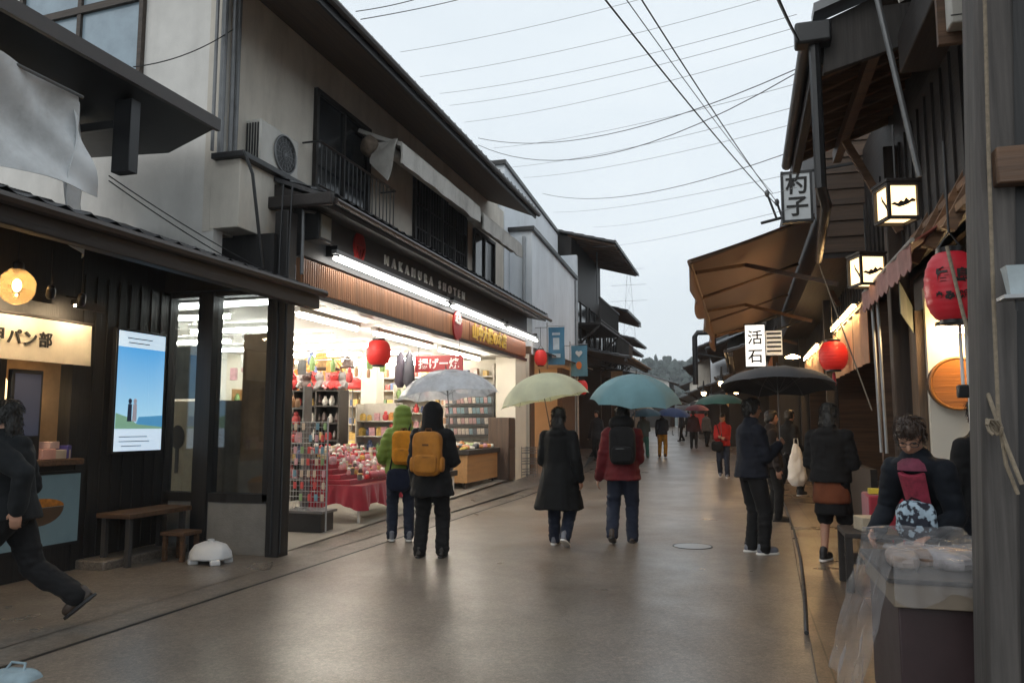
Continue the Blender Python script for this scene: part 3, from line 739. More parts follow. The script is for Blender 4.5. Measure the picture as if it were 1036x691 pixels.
# ceiling tubes inside the shop
k=0
for y in (9.2,10.6,12.0,13.4,14.9,16.4,17.6):
    for xa in (-10.4,-8.4):
        t=thing('ceiling_light','white fluorescent ceiling tube inside the bright souvenir shop','light',(xa,y,2.95),0,'ceiling tubes inside the souvenir shop')
        part('tube',MB().tube([(xa,y,2.92),(xa+1.7,y,2.92)],.026,8),mt['tube_room'],t); part('housing',MB().box(xa-.03,xa+1.73,y-.05,y+.05,2.96,3.015),mt['white_paint'],t)
t=thing('ceiling_light','fluorescent tube just behind the side window of the souvenir shop','light',(-6.8,8.15,2.95))
part('tube',MB().tube([(-6.8,8.15,2.90),(-5.3,8.15,2.90)],.026,8),mt['tube'],t); part('housing',MB().box(-6.83,-5.27,8.10,8.20,2.94,3.0),mt['white_paint'],t)
for i,(y0,y1) in enumerate(((9.3,11.0),(11.6,14.0),(14.5,16.9))):
    t=thing('ceiling_light',('nearest','middle','far')[i]+' fluorescent tube just inside the open front, parallel to the street','light',(-5.7,y0,2.95),0,'tubes along the open front')
    part('tube',MB().tube([(-5.7,y0,2.92),(-5.7,y1,2.92)],.026,8),mt['tube_room'],t); part('housing',MB().box(-5.75,-5.65,y0-.03,y1+.03,2.96,3.015),mt['white_paint'],t)

# lettering
def sign_text(mb_parent,name,body,size,o,x,y,m_,bold=0.0,depth=.02,space=1.0,align='CENTER'):
    return part(name,text(body,size,depth,align,bold,space).xf(frame(o,x,y)),m_,mb_parent)
YP,ZP=(0,1,0),(0,0,1)
t=thing('sign_lettering','white spaced Latin letters on the charcoal fascia','sign',(-4.99,12.5,3.8))
sign_text(t,'lettering','NAKAMURA SHOTEN',.19,(-4.99,12.2,3.86),YP,ZP,mt['letter_grey'],.006,space=2.25)
def emblem(o,r,label,m_,dark):
    t=thing('emblem_sign',label,'sign',o)
    b=MB(); pts=[(o[1]+r*.85*cos(a)*(1 if sin(a)>-.2 else .75+.25*(1+sin(a))),o[2]+r*1.15*sin(a)) for a in [2*pi*i/24 for i in range(24)]]
    b.prism(pts,'x',o[0]-.02,o[0]+.01); part('disc',b,m_,t,bev=.004)
    q=MB(); ox=o[0]+.012
    for s in (-1,1):
        q.beam((ox,o[1]+s*r*.10,o[2]-r*.75),(ox,o[1]+s*r*.5,o[2]+r*.05),.006,r*.16,(1,0,0))
    q.beam((ox,o[1],o[2]-r*.8),(ox,o[1],o[2]-r*.1),.006,r*.12,(1,0,0)); q.beam((ox,o[1]-r*.55,o[2]+r*.22),(ox,o[1]+r*.55,o[2]+r*.22),.006,r*.12,(1,0,0))
    part('crest',q,dark,t); return t
emblem((-4.985,9.65,3.86),.20,'dark red crest beside the pale Latin letters on the fascia',mt['red_paint'],M('dim_red',(.16,.02,.02),.5))
t=thing('shop_sign','gold characters with a red crest on the brown slatted band','sign',(-4.99,15,3.2))
sign_text(t,'lettering','山中大藤の本店',.33,(-4.985,15.55,3.25),YP,ZP,mt['gold'],.010)
em=MB(); em.prism([(13.55+.24*cos(a),3.26+.27*sin(a)) for a in [2*pi*i/24 for i in range(24)]],'x',-5.0,-4.97); part('crest',em,mt['red_paint'],t,bev=.004)
sign_text(t,'crest_lettering','なか',.17,(-4.962,13.55,3.35),YP,ZP,mt['white_paint'],.006)
part('backing',MB().box(-5.004,-4.992,14.25,18.35,3.08,3.43),wood('plain_brown_board',(.24,.085,.035),.5,'y',var=.2),t)

# air conditioner on the parapet
ac=thing('air_conditioner','white outdoor air conditioner unit with round fan grille on the ledge','air conditioner',(-5.5,8.0,4.47))
part('casing',MB().box(-5.68,-5.40,7.88,8.72,4.53,5.08),mt['ac_white'],ac,bev=.02)
gr=MB()
for i in range(7): gr.box(-5.66+i*.037,-5.645+i*.037,7.865,7.885,4.58,5.03)
part('side_grille',gr,mt['metal_dark'],ac)
fg=MB(); fg.tube([(-5.385,8.40+.235*cos(a),4.80+.235*sin(a)) for a in [2*pi*i/30 for i in range(30)]],.012,6,close=True)
for r in (.05,.10,.15,.20): fg.tube([(-5.385,8.40+r*cos(a),4.80+r*sin(a)) for a in [2*pi*i/24 for i in range(24)]],.004,4,close=True)
for i in range(8): a=pi*i/8; fg.beam((-5.385,8.40-.235*cos(a),4.80-.235*sin(a)),(-5.385,8.40+.235*cos(a),4.80+.235*sin(a)),.005,.005)
go=part('fan_grille',fg,mt['metal_grey'],ac); part('fan_backing',MB().prism([(8.40+.23*cos(2*pi*i/24),4.80+.23*sin(2*pi*i/24)) for i in range(24)],'x',-5.402,-5.396),mt['metal_dark'],go)
part('stand',MB().box(-5.66,-5.42,7.95,8.02,4.47,4.53).box(-5.66,-5.42,8.58,8.65,4.47,4.53),mt['metal_grey'],ac)

# retracted canvas awnings under the eave
def rolled_awning(label,y0,y1,z,flap):
    t=thing('window_awning',label,'awning',(-5.1,y0,z))
    b=MB(); b.sheet(lambda u,v:(-5.55+.72*u+.006*sin(v*23),y0+(y1-y0)*v,z+.30-.34*u-.008*sin(v*pi*7)*u+.05*u*u),6,40,.06); part('cover',b,mt['awning_white'],t)
    b=MB(); b.sheet(lambda u,v:(-4.83+.008*sin(v*31+u*3),y0+(y1-y0)*v,z+.04+.006*sin(v*19)-.30*u*(1+.03*sin(v*17))),4,44,.03); part('valance',b,mt['awning_white'],t)
    part('roller',MB().tube([(-5.05,y0-.04,z-.02),(-5.05,y1+.04,z-.02)],.09,10),mt['awning_white'],t)
    if flap:
        b=MB(); b.sheet(lambda u,v:(-5.3+.45*v*(1-.4*u),y0-.02+.05*sin(u*5+v*4),z+.10-.62*u*(.55+.45*v)),8,6,.015); part('loose_flap',b,mt['awning_white'],t)
        bb=MB().ell((-5.35,y0+.05,z+.05),.16,.22,.16); 
        o=link('bundle',skin(bb.xf(basis(t).inverted()),.03,.04,7,1),M('weathered_bundle',(.20,.15,.11),.8,.4,9),t)
rolled_awning('dirty white rolled awning with loose hanging flap under the eave',10.6,14.3,5.62,True)
rolled_awning('second dirty white rolled awning nearer the end of the eave',14.5,17.35,5.55,False)
t=thing('wall_lamp','boxy grey floodlight on the fascia corner','lamp',(-4.95,8.45,3.9))
part('box',MB().box(-5.0,-4.80,8.25,8.55,3.66,4.0),mt['metal_dark'],t,bev=.01); part('face',MB().box(-4.80,-4.79,8.28,8.52,3.69,3.97),M('frosted_glass',(.22,.21,.17),.3),t)
t=solo('stay_pipe',MB().tube([(-4.9,8.05,3.2),(-4.9,8.05,3.95),(-4.8,8.6,4.05)],.022,8),mt['metal_grey'],'grey bent pipe at the fascia corner','pipe')

# ---------------------------------------------------------------- bakery on the near left
bak=thing('bakery','low black timber bakery with tiled eave and lit counter window','building',(-6.5,5,0))
wl=MB(); wl.box(-6.64,-6.5,6.5,7.95,0,3.4); wl.box(-6.64,-6.5,2.0,6.5,2.48,3.4); wl.box(-6.64,-6.5,2.0,6.5,0,1.08)
y=6.52
while y<7.9: wl.box(-6.5,-6.488,y,y+.012,0,3.0); y+=.16
part('front_wall',wl,mt['black_wood'],bak)
tr=tile_roof(-4.78,3.02,-6.75,3.70,1.5,8.15,.24,.25); tro=part('eave_roof',tr,mt['tile'],bak)
part('eave_beam',MB().box(-4.86,-4.74,1.5,8.2,2.80,2.98),mt['dark_wood'],tro,bev=.01)
part('gutter',MB().tube([(-4.70,1.5,2.95),(-4.70,8.25,2.99)],.045,8),mt['metal_brown'],tro)
part('eave_soffit',MB().prism([(-4.86,2.88),(-4.86,2.92),(-6.6,3.52),(-6.6,3.47)],'y',1.5,8.1),mt['dark_wood'],tro)
part('rafter',rafters(-4.9,2.85,-6.55,3.42,1.8,8.0,.45),mt['dark_wood_x'],tro)
uc=part('upper_canopy',MB().prism([(-5.3,4.60),(-5.3,4.68),(-7.4,4.95),(-7.4,4.45),(-5.9,4.38)],'y',1.0,6.95),mt['metal_dark'],bak,bev=.008)
part('canopy_rim',MB().box(-5.32,-5.27,1.0,6.97,4.57,4.70),mt['metal_brown'],uc)
part('canopy_post',MB().box(-5.62,-5.42,5.86,5.98,3.80,4.5).box(-7.2,-5.5,5.9,5.95,4.25,4.33),mt['metal_dark'],bak,bev=.006)
# inside the counter window
part('counter_room',MB().box(-8.0,-7.9,3.0,6.5,0,2.6).box(-7.9,-6.64,6.42,6.5,0,2.6).box(-8,-6.64,3.0,6.5,2.5,2.6).box(-8,-6.64,3.0,6.5,.9,.98),M('bakery_interior',(.30,.19,.10),.6,.25,4),bak)
part('counter_shelf',MB().box(-6.7,-6.36,3.0,6.5,1.06,1.12),mt['brown_wood'],bak,bev=.006)
each('counter_post',MB().box(-6.62,-6.47,6.40,6.5,1.1,2.06).box(-6.62,-6.5,5.62,5.68,1.1,2.06),mt['black_wood'],bak)
part('stone_step',MB().box(-6.6,-6.15,6.6,7.9,0,.10),mt['walk'],bak,bev=.015)
t=thing('cloth_banner','lit cream cloth banner with brushed characters above the counter window','banner',(-6.42,5.3,2.05))
b=MB(); b.sheet(lambda u,v:(-6.43+.012*sin(v*9)+.01*u,4.2+v*2.36,2.46-.41*u),6,40,.006); part('cloth',b,mt['noren'],t)
sign_text(t,'lettering','源甲パン部',.155,(-6.412,5.66,2.25),YP,ZP,mt['ink'],.003,.012,1.2)
part('rail',MB().tube([(-6.44,4.15,2.475),(-6.44,6.6,2.475)],.018,8),mt['dark_wood'],t)
for y in (4.8,5.65,6.3):
    t=thing('spot_lamp',{4.8:'small warm strip lamp above the left of the cream banner',5.65:'small warm strip lamp above the middle of the cream banner',6.3:'small warm strip lamp above the right end of the cream banner'}[y],'lamp',(-6.30,y,2.62),0,'lamps above the cream banner')
    part('lens',MB().box(-6.24,-6.21,y-.16,y+.16,2.605,2.615),mt['spot_lens'],t); part('shade',MB().prism([(-6.26,2.617),(-6.26,2.66),(-6.18,2.66),(-6.18,2.575),(-6.192,2.575),(-6.192,2.617)],'y',y-.18,y+.18),mt['metal_dark'],t); part('arm',MB().tube([(-6.22,y,2.66),(-6.5,y,2.74)],.012,6),mt['metal_dark'],t)
t=thing('globe_lamp','clear glass globe lamp glowing warm under the black eave','lamp',(-6.1,5.34,2.70))
gp=at_x(17,290,-6.1); gm=film('lamp_globe_glass',(1,.93,.8),.22,.08,(.95,.75,.5))
part('globe',MB().ell(tuple(gp),.15,.15,.16,24,14),gm,t); part('bulb',MB().ell((gp.x,gp.y,gp.z+.01),.035,.035,.055,12,8),mt['bulb'],t); part('holder',MB().lathe([(.03,.12),(.05,.15),(.045,.21),(.015,.23)],gp,14),mt['black'],t)
part('flex',MB().tube([(gp.x,gp.y,gp.z+.2),(gp.x,gp.y,3.3)],.006,6),mt['cord'],t)
# tilted spot heads on the soffit
for i,(px,py) in enumerate(((52,292),(83,300))):
    p=at_x(px,py,-5.9); t=thing('spotlight','small black spotlight head under the eave, '+('left one near the globe lamp' if i==0 else 'right one'),'lamp',p,0,'spotlights under the bakery eave')
    part('head',MB().cap((p.x,p.y,p.z),(p.x-.06,p.y+.05,p.z-.05),.035,.04,10),mt['black'],t); part('stem',MB().tube([(p.x,p.y,p.z),(p.x,p.y,p.z+.35)],.008,6),mt['black'],t)
# tarpaulins
t=thing('tarpaulin','big white creased tarpaulin hanging from the dark upper canopy','tarpaulin',(-5.4,4,3.4))
part('sheet',MB().sheet(lambda u,v:(-5.36-.10*sin(u*2.2)+.06*sin(v*11+u*4)+.03*sin(v*27-u*9),1.5+v*(3.72+.30*u),4.24-.80*u-.20*u*(1-v)**2+.02*sin(v*9)),22,60,.006),mt['tarp'],t)
part('hem_bar',MB().tube([(-5.36,1.5,4.245),(-5.36,5.24,4.245)],.014,6),mt['metal_grey'],t)
t=solo('tarpaulin',MB().sheet(lambda u,v:(-5.45-.75*v+.05*sin(v*12+u*3),5.18+.85*v+.05*sin(u*6+v*9)+.06*u,4.25+.02*v-(1.0+.20*v)*u),16,24,.006),mt['tarp'],'smaller pale tarpaulin hanging slack behind the big white one','tarpaulin')

# bench, stool, weight base, digital sign, posters, goods
t=thing('digital_sign','tall bright digital screen showing blue sky and two people on the black wall','screen',(-6.48,7.3,1.2))
Y0,Y1,Z0,Z1=6.96,7.67,1.17,2.47
part('case',MB().box(-6.50,-6.44,Y0-.03,Y1+.03,Z0-.03,Z1+.03),mt['black'],t,bev=.006)
def screen_mat():
    m,N,L=new_mat('screen_picture'); b=N['Principled BSDF']; tc=N.new('ShaderNodeTexCoord'); sx=N.new('ShaderNodeSeparateXYZ'); L.new(tc.outputs['Generated'],sx.inputs[0])
    cr=N.new('ShaderNodeValToRGB'); L.new(sx.outputs['Z'],cr.inputs[0]); e=cr.color_ramp.elements
    e[0].position=0; e[0].color=(.42,.70,.86,1); e[1].position=1; e[1].color=(.09,.38,.76,1)
    b.inputs['Base Color'].default_value=(.02,.02,.02,1); b.inputs['Roughness'].default_value=.2
    L.new(cr.outputs[0],b.inputs['Emission Color']); b.inputs['Emission Strength'].default_value=.95; return m
zt_,zb_=Z1-.17,Z0+.24
part('picture',MB().box(-6.442,-6.436,Y0,Y1,zb_,zt_),screen_mat(),t)
part('header',MB().box(-6.442,-6.435,Y0,Y1,zt_,Z1),glow('screen_white',(.62,.78,.92),.8),t); part('footer',MB().box(-6.442,-6.435,Y0,Y1,Z0,zb_),glow('screen_footer',(.60,.74,.88),.8),t)
gs=MB(); gs.prism([(Y0,zb_),(Y0,zb_+.17),(Y0+.16,zb_+.13),(Y0+.32,zb_+.05),(Y1,zb_+.02),(Y1,zb_)],'x',-6.435,-6.433); part('hill_picture',gs,glow('screen_green',(.22,.42,.30),.6),t)
ss=MB(); ss.prism([(Y0+.30,zb_+.05),(Y0+.34,zb_+.13),(Y1,zb_+.15),(Y1,zb_+.02)],'x',-6.4345,-6.4338); part('sea_picture',ss,glow('screen_sea',(.08,.30,.55),.7),t)
for i,(yy_,c) in enumerate(((Y0+.20,(.02,.03,.06)),(Y0+.275,(.40,.38,.45)))):
    f=MB(); f.prism([(yy_-.035,zb_+.08),(yy_-.028,zb_+.27),(yy_+.028,zb_+.27),(yy_+.03,zb_+.08)],'x',-6.433,-6.4315); f.prism([(yy_+.026*cos(a),zb_+.30+.03*sin(a)) for a in [2*pi*i/10 for i in range(10)]],'x',-6.433,-6.4315); part('figure_picture',f,glow('screen_fig',c,.5),t)
tx=MB()
for k,(a,b_) in enumerate(((.12,.5),(.14,.46))): tx.box(-6.434,-6.432,Y0+a,Y0+b_,Z1-.075-k*.05,Z1-.065-k*.05)
for k,(a,b_) in enumerate(((.06,.48),(.06,.52),(.10,.40))): tx.box(-6.434,-6.432,Y0+a,Y0+b_,Z0+.15-k*.05,Z0+.158-k*.05)
part('text_line',tx,M('screen_text',(.10,.14,.2),.5),t)
t=thing('menu_poster','pale blue poster of an orange bowl on the black wall below the counter','poster',(-6.48,6.2,.3))
part('board',MB().box(-6.50,-6.47,5.55,6.60,.27,1.0),mt['black'],t); part('paper',MB().box(-6.47,-6.464,5.58,6.57,.30,.97),M('poster_blue',(.22,.33,.37),.4,.12,2),t)
bw=MB(); bw.prism([(5.78,.66)]+[(6.08+.30*cos(a),.66+.17*sin(a)) for a in [pi+pi*i/12 for i in range(13)]],'x',-6.4635,-6.461); part('bowl_picture',bw,M('bowl_dark',(.12,.07,.04),.5),t)
bw=MB(); bw.prism([(6.08+.30*cos(a),.665+.085*abs(sin(a))) for a in [pi*i/12 for i in range(13)]],'x',-6.4632,-6.460); part('food_picture',bw,M('bowl_orange',(.55,.20,.03),.5,.4,20),t)
t=thing('kiosk_screen','upright dark ordering screen standing in the counter window','screen',(-6.5,5.95,1.12))
part('case',MB().box(-6.53,-6.47,5.72,6.06,1.12,1.97),mt['black'],t,bev=.01); part('display',MB().box(-6.47,-6.464,5.75,6.03,1.35,1.93),glow('dim_screen',(.05,.06,.10),.25),t)
for i,(y,z,s,c) in enumerate(((6.15,1.12,(.16,.16,.10),(.55,.30,.25)),(6.32,1.12,(.14,.2,.09),(.45,.38,.30)),(6.22,1.22,(.12,.14,.07),(.60,.40,.35)),(6.40,1.12,(.12,.10,.13),(.06,.05,.22)))):
    solo('pastry_box',MB().obox((-6.52,y,z+s[2]/2),s,(0,0,.1*i)),M('pastry_box_%d'%i,c,.5),('pink pastry box on the counter','beige pastry box on the counter','small pink box stacked on the other boxes','deep blue carton at the end of the counter')[i],'box',bev=.006)
t=solo('lit_paper_lamp',MB().ell((-7.2,6.1,1.75),.17,.17,.24,16,10,.8),mt['lamp_paper'],'glowing white pastry display lamp inside the counter window','lamp')
# board behind the side glass
t=thing('display_board','beige board with a dark paddle shape behind the narrow side window','board',(-6.4,8.1,.7))
part('board',MB().box(-7.25,-6.5,8.50,8.53,.5,1.75),M('beige_board',(.46,.38,.25),.7,.2,4),t)
pd=MB(); pd.prism([(-6.88+.10*cos(a),1.30+.15*sin(a)) for a in [2*pi*i/20 for i in range(20)]],'y',8.492,8.50); pd.box(-6.905,-6.855,8.493,8.50,.85,1.18); part('paddle_shape',pd,M('dark_brown_print',(.05,.04,.03),.6),t)
t=thing('display_screen','brown paper screen standing behind the wide side window','screen',(-5.6,8.25,.3))
part('panel',MB().box(-6.3,-5.45,8.30,8.33,.3,1.75),M('screen_brown',(.42,.31,.22),.6,.3,3),t); part('panel',MB().box(-5.80,-5.45,8.27,8.295,.6,2.55),M('screen_tan',(.40,.25,.15),.6,.3,3),t)
t=thing('poster','dark poster behind the narrow side window','poster',(-6.4,8.12,1.8)); part('sheet',MB().box(-7.25,-6.5,8.505,8.525,1.78,2.45),M('dim_poster',(.13,.125,.10),.5,.4,5),t)
t=thing('bench','narrow dark wooden bench against the black wall','bench',(-6.25,7.15,.1))
part('seat',MB().box(-6.42,-6.0,6.75,7.70,.50,.55),mt['brown_wood'],t,bev=.006)
for x,y in ((-6.36,6.82),(-6.06,6.82),(-6.36,7.62),(-6.06,7.62)): part('leg',MB().box(x-.025,x+.025,y-.025,y+.025,.012 if x>-6.15 else .1,.50),mt['gray_wood'],t)
t=thing('stool','low brown wooden stool beside the bench','stool',(-5.85,7.35,0))
part('seat',MB().box(-6.0,-5.7,7.2,7.5,.28,.32),mt['brown_wood'],t,bev=.006)
for x,y in ((-5.96,7.24),(-5.74,7.24),(-5.96,7.46),(-5.74,7.46)): part('leg',MB().box(x-.02,x+.02,y-.02,y+.02,.012,.28),mt['brown_wood'],t)
t=thing('flag_base','pale plastic water-filled flag base with arched feet on the pavement','flag base',(-5.42,7.28,.01))
fb=MB(); fb.loft([(0,0,.045),(0,0,.12),(0,0,.19),(0,0,.225)],[.235,.22,.17,.07],[.19,.18,.13,.055],8,[pi/8]*4); part('tank',fb,mt['grey_plastic'],t,False,bev=.02)
for a in range(4): an=pi/4+a*pi/2; part('foot',MB().obox((.19*cos(an),.15*sin(an),.025),(.10,.10,.055),(0,0,an)),mt['grey_plastic'],t,False,bev=.015)
part('cap',MB().lathe([(.035,.22),(.035,.245),(.02,.25)],(0,0,0),14),mt['grey_plastic'],t,False)
# ---------------------------------------------------------------- goods of the souvenir shop
def fl(y): return .018+.025*max(0,min(y-7.95,10))
t=thing('display_table','display table under a hanging red cloth at the shop front','table',(-5.85,10.7,fl(10.5)))
part('table_top',MB().box(-6.2,-5.3,9.9,11.7,.53,.57),mt['gray_wood'],t)
for x in (-6.14,-5.36):
    for y in (9.97,11.62): part('leg',MB().tube([(x,y,.04),(x,y,.53)],.022,8),mt['white_paint'],t)
ck=MB()
def cl(u,v):  # skirt round two sides with folds
    s=v*2.7; hem=.30+.05*sin(v*23)
    f=.03*sin(s*21)*u+.015*sin(s*47)*u
    if s<.9: return (-6.2+s, 9.9-.02-f-.03*u, .60-hem*u)
    return (-5.3+.02+f+.03*u, 9.9+(s-.9), .60-hem*u)
ck.sheet(cl,6,120,.006)
c2=part('cloth_skirt',ck,mt['red_cloth'],t)
tb=MB().box(-6.21,-5.28,9.88,11.72,.575,.60)
for i in range(1,6): tb.box(-6.20,-5.44-.15*i+.09,9.92+.02*i,11.68-.02*i,.60+.07*(i-1),.60+.07*i)
part('tiered_cloth',tb,mt['red_cloth'],t,bev=.01)
# figurines on the tiers
dm={'white':M('doll_white',(.72,.68,.62),.35),'red':M('doll_red',(.55,.05,.05),.35),'pink':M('doll_pink',(.66,.30,.30),.4),'gold':M('doll_gold',(.55,.36,.12),.3),'dark':M('doll_dark',(.07,.045,.04),.4),'green':M('doll_green',(.20,.32,.16),.4)}
def doll(c,hc):
    t=thing('figurine','small %s figurine on the red tiers of the display table'%c,'figurine',(0,0,0),0,'figurines on the red display table')
    part('body',MB().lathe([(.030,0),(.042,.02),(.040,.055),(.022,.085)],(0,0,0),12),dm[c],t,False)
    part('head',MB().ell((0,0,.105),.033,.033,.030,12,8),dm[hc],t,False); return t
protos=[doll(a,b) for a,b in (('white','white'),('red','white'),('pink','white'),('gold','pink'),('white','red'),('dark','white'),('green','white'))]
def pack(i,c,lab,shape):
    t=thing('souvenir_pack',lab,'pack',(0,0,0),0,'packs on the red display table'); m_=M('souvenir_%d'%i,c,.35,.35,25)
    if shape=='box': part('box',MB().obox((0,0,.06),(.075,.05,.12)),m_,t,False,bev=.004); part('label_band',MB().obox((0,0,.07),(.0765,.0515,.035)),dm['white'],t,False)
    elif shape=='bag': part('bag',MB().ell((0,0,.055),.05,.03,.055,14,8,.6),m_,t,False); part('label_band',MB().obox((0,0,.115),(.07,.012,.03)),dm['red'],t,False)
    else: part('cup',MB().lathe([(.03,0),(.034,.04),(.036,.08)],(0,0,0),14),m_,t,False); part('lid',MB().lathe([(.038,.08),(.036,.095),(.0,.10)],(0,0,0),14),dm['gold'],t,False)
    return t
protos+=[pack(0,(.60,.50,.30),'small tan box of sweets among the figurines','box'),pack(1,(.50,.07,.10),'small crimson box of sweets among the figurines','box'),pack(2,(.66,.62,.55),'clear whitish bag of sweets among the figurines','bag'),pack(3,(.62,.38,.10),'amber bag of sweets among the figurines','bag'),pack(4,(.16,.14,.13),'dark lidded cup among the figurines','cup'),pack(5,(.60,.34,.38),'pink bag of sweets among the figurines','bag')]
used=set()
for i in range(6):
    x=-5.36-.15*i; z=fl(10.7)+.583+.07*i+.003
    y=9.98
    while y<11.6:
        k=random.choice([0,1,2,2,3,4,5,6,7,7,8,9,9,10,11,12,12]); p=(x+random.uniform(-.03,.03),y,z)
        if k in used: o=copy_tree(protos[k])
        else: o=protos[k]; used.add(k)
        s=random.uniform(.65,1.15); o.location=p; o.scale=(s,s,s*random.uniform(.85,1.2)); o.rotation_euler=(0,0,random.uniform(0,6))
        y+=random.uniform(.085,.125)
for k,o in enumerate(protos):
    if k not in used: o.location=(-5.4,11.65,fl(10.7)+.583)
# red velvet bolster trays at the table edge
for i,(y,l) in enumerate(((10.25,.5),(10.95,.6))):
    solo('velvet_tray',MB().cap((-5.36,y,fl(10.5)+.64),(-5.36,y+l,fl(10.5)+.64),.06,.06,12),mt['red_cloth'],'red velvet roll along the edge of the display table, '+('near' if i==0 else 'far')+' one','tray')
for o in list(COL.objects):
    if o.parent is None and o.name.split('.')[0] in ('figurine','souvenir_pack','velvet_tray','display_table'): o.location+=V((.10,.35,.0))
# dark shelf unit with jars
t=thing('display_shelf','dark wooden shelf unit full of small ornaments behind the red table','shelf',(-7.0,12.3,fl(12)))
d=MB(); X0,X1,Ya,Yb=-8.1,-6.75,12.4,12.75; z0=fl(12)
for z in (.75,1.05,1.35,1.65,1.92): d.box(X0,X1,Ya,Yb,z0+z,z0+z+.025)
d.box(X0,X1,Yb,Yb+.02,z0,z0+1.95)
for x in (X0,-7.65,-7.2,X1): d.box(x-.015,x+.015,Ya+.002,Yb-.002,z0,z0+1.945)
part('frame',d,mt['dark_wood_x'],t)
orn=[]
for k,(c,pr) in enumerate((('white',[(.03,0),(.05,.04),(.045,.09),(.02,.13),(.025,.15)]),('gold',[(.04,0),(.045,.07),(.03,.10),(.03,.13)]),('dark',[(.025,0),(.05,.05),(.03,.12),(.015,.16)]),('red',[(.04,0),(.05,.05),(.04,.10),(.0,.12)]))):
    o=solo('ornament',MB().lathe(pr,(0,0,0),12),dm[c],'small %s ornament standing on the dark shelf unit'%c,'ornament',(0,0,0),'ornaments on the dark shelf unit'); orn.append(o)
first=set()
for z in (.775,1.075,1.375,1.675):
    x=X0+.1
    while x<X1-.06:
        k=random.randrange(4); o=orn[k] if k not in first else copy_tree(orn[k]); first.add(k)
        o.location=(x,Ya+.12,z0+z+.001); s=random.uniform(.85,1.3); o.scale=(s,s,s); x+=random.uniform(.10,.16)
# plush toys on top of the shelf
plm=[dm['white'],dm['red'],dm['pink'],dm['dark'],M('plush_grey',(.35,.34,.34),.9)]
def plush(i,p,m_,label):
    t=thing('plush_toy',label,'toy',p,random.uniform(2,4.2),'plush toys on top of the shelf')
    b=MB().ell((0,0,.09),.10,.09,.10); b.ell((0,.03,.23),.085,.08,.08)
    for s in (-1,1): b.ell((s*.06,.02,.305),.03,.02,.035,8,6); b.cap((s*.08,.04,.12),(s*.12,.09,.06),.03,.03,8); b.cap((s*.05,.06,.03),(s*.07,.14,.03),.035,.035,8)
    link('body',skin(b,.016,.004,20,2),m_,t)
    for s in (-1,1): part('eye',MB().ell((s*.03,.105,.245),.010,.008,.010,8,6),mt['ink'],t,False)
cn=('white','red','pink','dark','grey')
for i in range(10):
    k=(i*3+i//4)%5; plush(i,(X0+.12+i*.135,12.52+.06*(i%2),z0+1.95),plm[k],'%s plush toy on top of the dark shelf unit'%cn[k])
# crowded racks, spinner and hanging goods in the middle of the shop
GP=[]; gcol=[('white',(.70,.67,.60)),('red',(.50,.06,.06)),('brown',(.26,.14,.07)),('ochre',(.60,.40,.10)),('pink',(.62,.34,.36)),('navy',(.08,.10,.20)),('leaf green',(.22,.34,.12)),('orange',(.62,.26,.06)),('black',(.04,.04,.04))]
def pool(grp,place):
    out=[]
    for i,(n_,c) in enumerate(gcol):
        m_=M('goods_%s_%d'%(grp[:4],i),c,.45,.35,22); k=i%4
        if k==0: b=MB().obox((0,0,.08),(.12,.06,.16))
        elif k==1: b=MB().ell((0,0,.07),.06,.05,.07,12,8,.65).ell((0,0,.16),.04,.04,.04,10,6)
        elif k==2: b=MB().lathe([(.04,0),(.05,.05),(.05,.12),(.025,.17),(.03,.19)],(0,0,0),12)
        else: b=MB().obox((0,0,.06),(.09,.09,.12)).obox((0,0,.13),(.06,.06,.03))
        out.append(solo('souvenir',b,m_,'small %s souvenir %s'%(n_,place),'souvenir',(0,0,0),grp,bev=.004 if k in(0,3) else 0))
    return out
def rack(label,x0,x1,y,levels,dep,place,grp,mw,back=True,step=.13):
    t=thing('goods_rack',label,'rack',((x0+x1)/2,y,fl(y))); b=MB()
    for z in levels: b.box(x0,x1,y,y+dep,z-.02,z)
    for x in (x0,x1): b.box(x-.012,x+.012,y+.002,y+dep-.002,fl(y),levels[-1]+.30)
    if back: b.box(x0,x1,y+dep,y+dep+.012,fl(y)+.05,levels[-1]+.32)
    part('shelves',b,mw,t)
    pr=pool(grp,place); seen=set()
    for z in levels:
        x=x0+.07
        while x<x1-.05:
            k=random.randrange(9); o=pr[k] if k not in seen else copy_tree(pr[k]); seen.add(k)
            s=random.uniform(.7,1.15); o.location=(x,y+dep*random.uniform(.25,.5),z+.001); o.scale=(s,s,s); o.rotation_euler=(0,0,random.uniform(-.3,.3)); x+=step*random.uniform(.8,1.2)
    for k in range(9):
        if k not in seen: bpy.data.objects.remove(pr[k])
white_m=M('rack_white',(.60,.57,.50),.5)
rack('white rack crowded with colourful souvenirs right of the dark shelf unit',-6.72,-5.95,13.0,(.45,.72,.99,1.26,1.53),.30,'on the white rack right of the dark shelf unit','souvenirs on the white rack',white_m)
rack('tall cream rack of souvenirs deep in the shop behind the green jacket',-7.0,-6.2,15.2,(.5,.8,1.1,1.4,1.7,2.0),.32,'on the tall cream rack','souvenirs on the tall cream rack',mt['cream'])
rack('narrow grey rack of souvenirs just inside the black corner post',-6.75,-6.0,10.0,(.7,.95,1.2,1.45,1.7),.22,'on the narrow grey rack','souvenirs on the narrow grey rack',mt['metal_grey'],False,.11)
rack('wide brown rack of souvenirs under the straw tray',-10.2,-8.2,14.2,(.5,.85,1.2,1.55,1.9),.35,'on the wide brown rack','souvenirs on the wide brown rack',mt['gold_wood'],True,.15)
hp=pool('goods hanging from the ceiling rails','hanging from the ceiling rail'); seen=set()
t=thing('ceiling_rail','thin steel rails hung with small goods below the shop ceiling','rail',(-7,13,2.75)); b=MB()
for y in (11.3,12.2,13.6): b.tube([(-8.6,y,2.70),(-5.9,y,2.70)],.008,6)
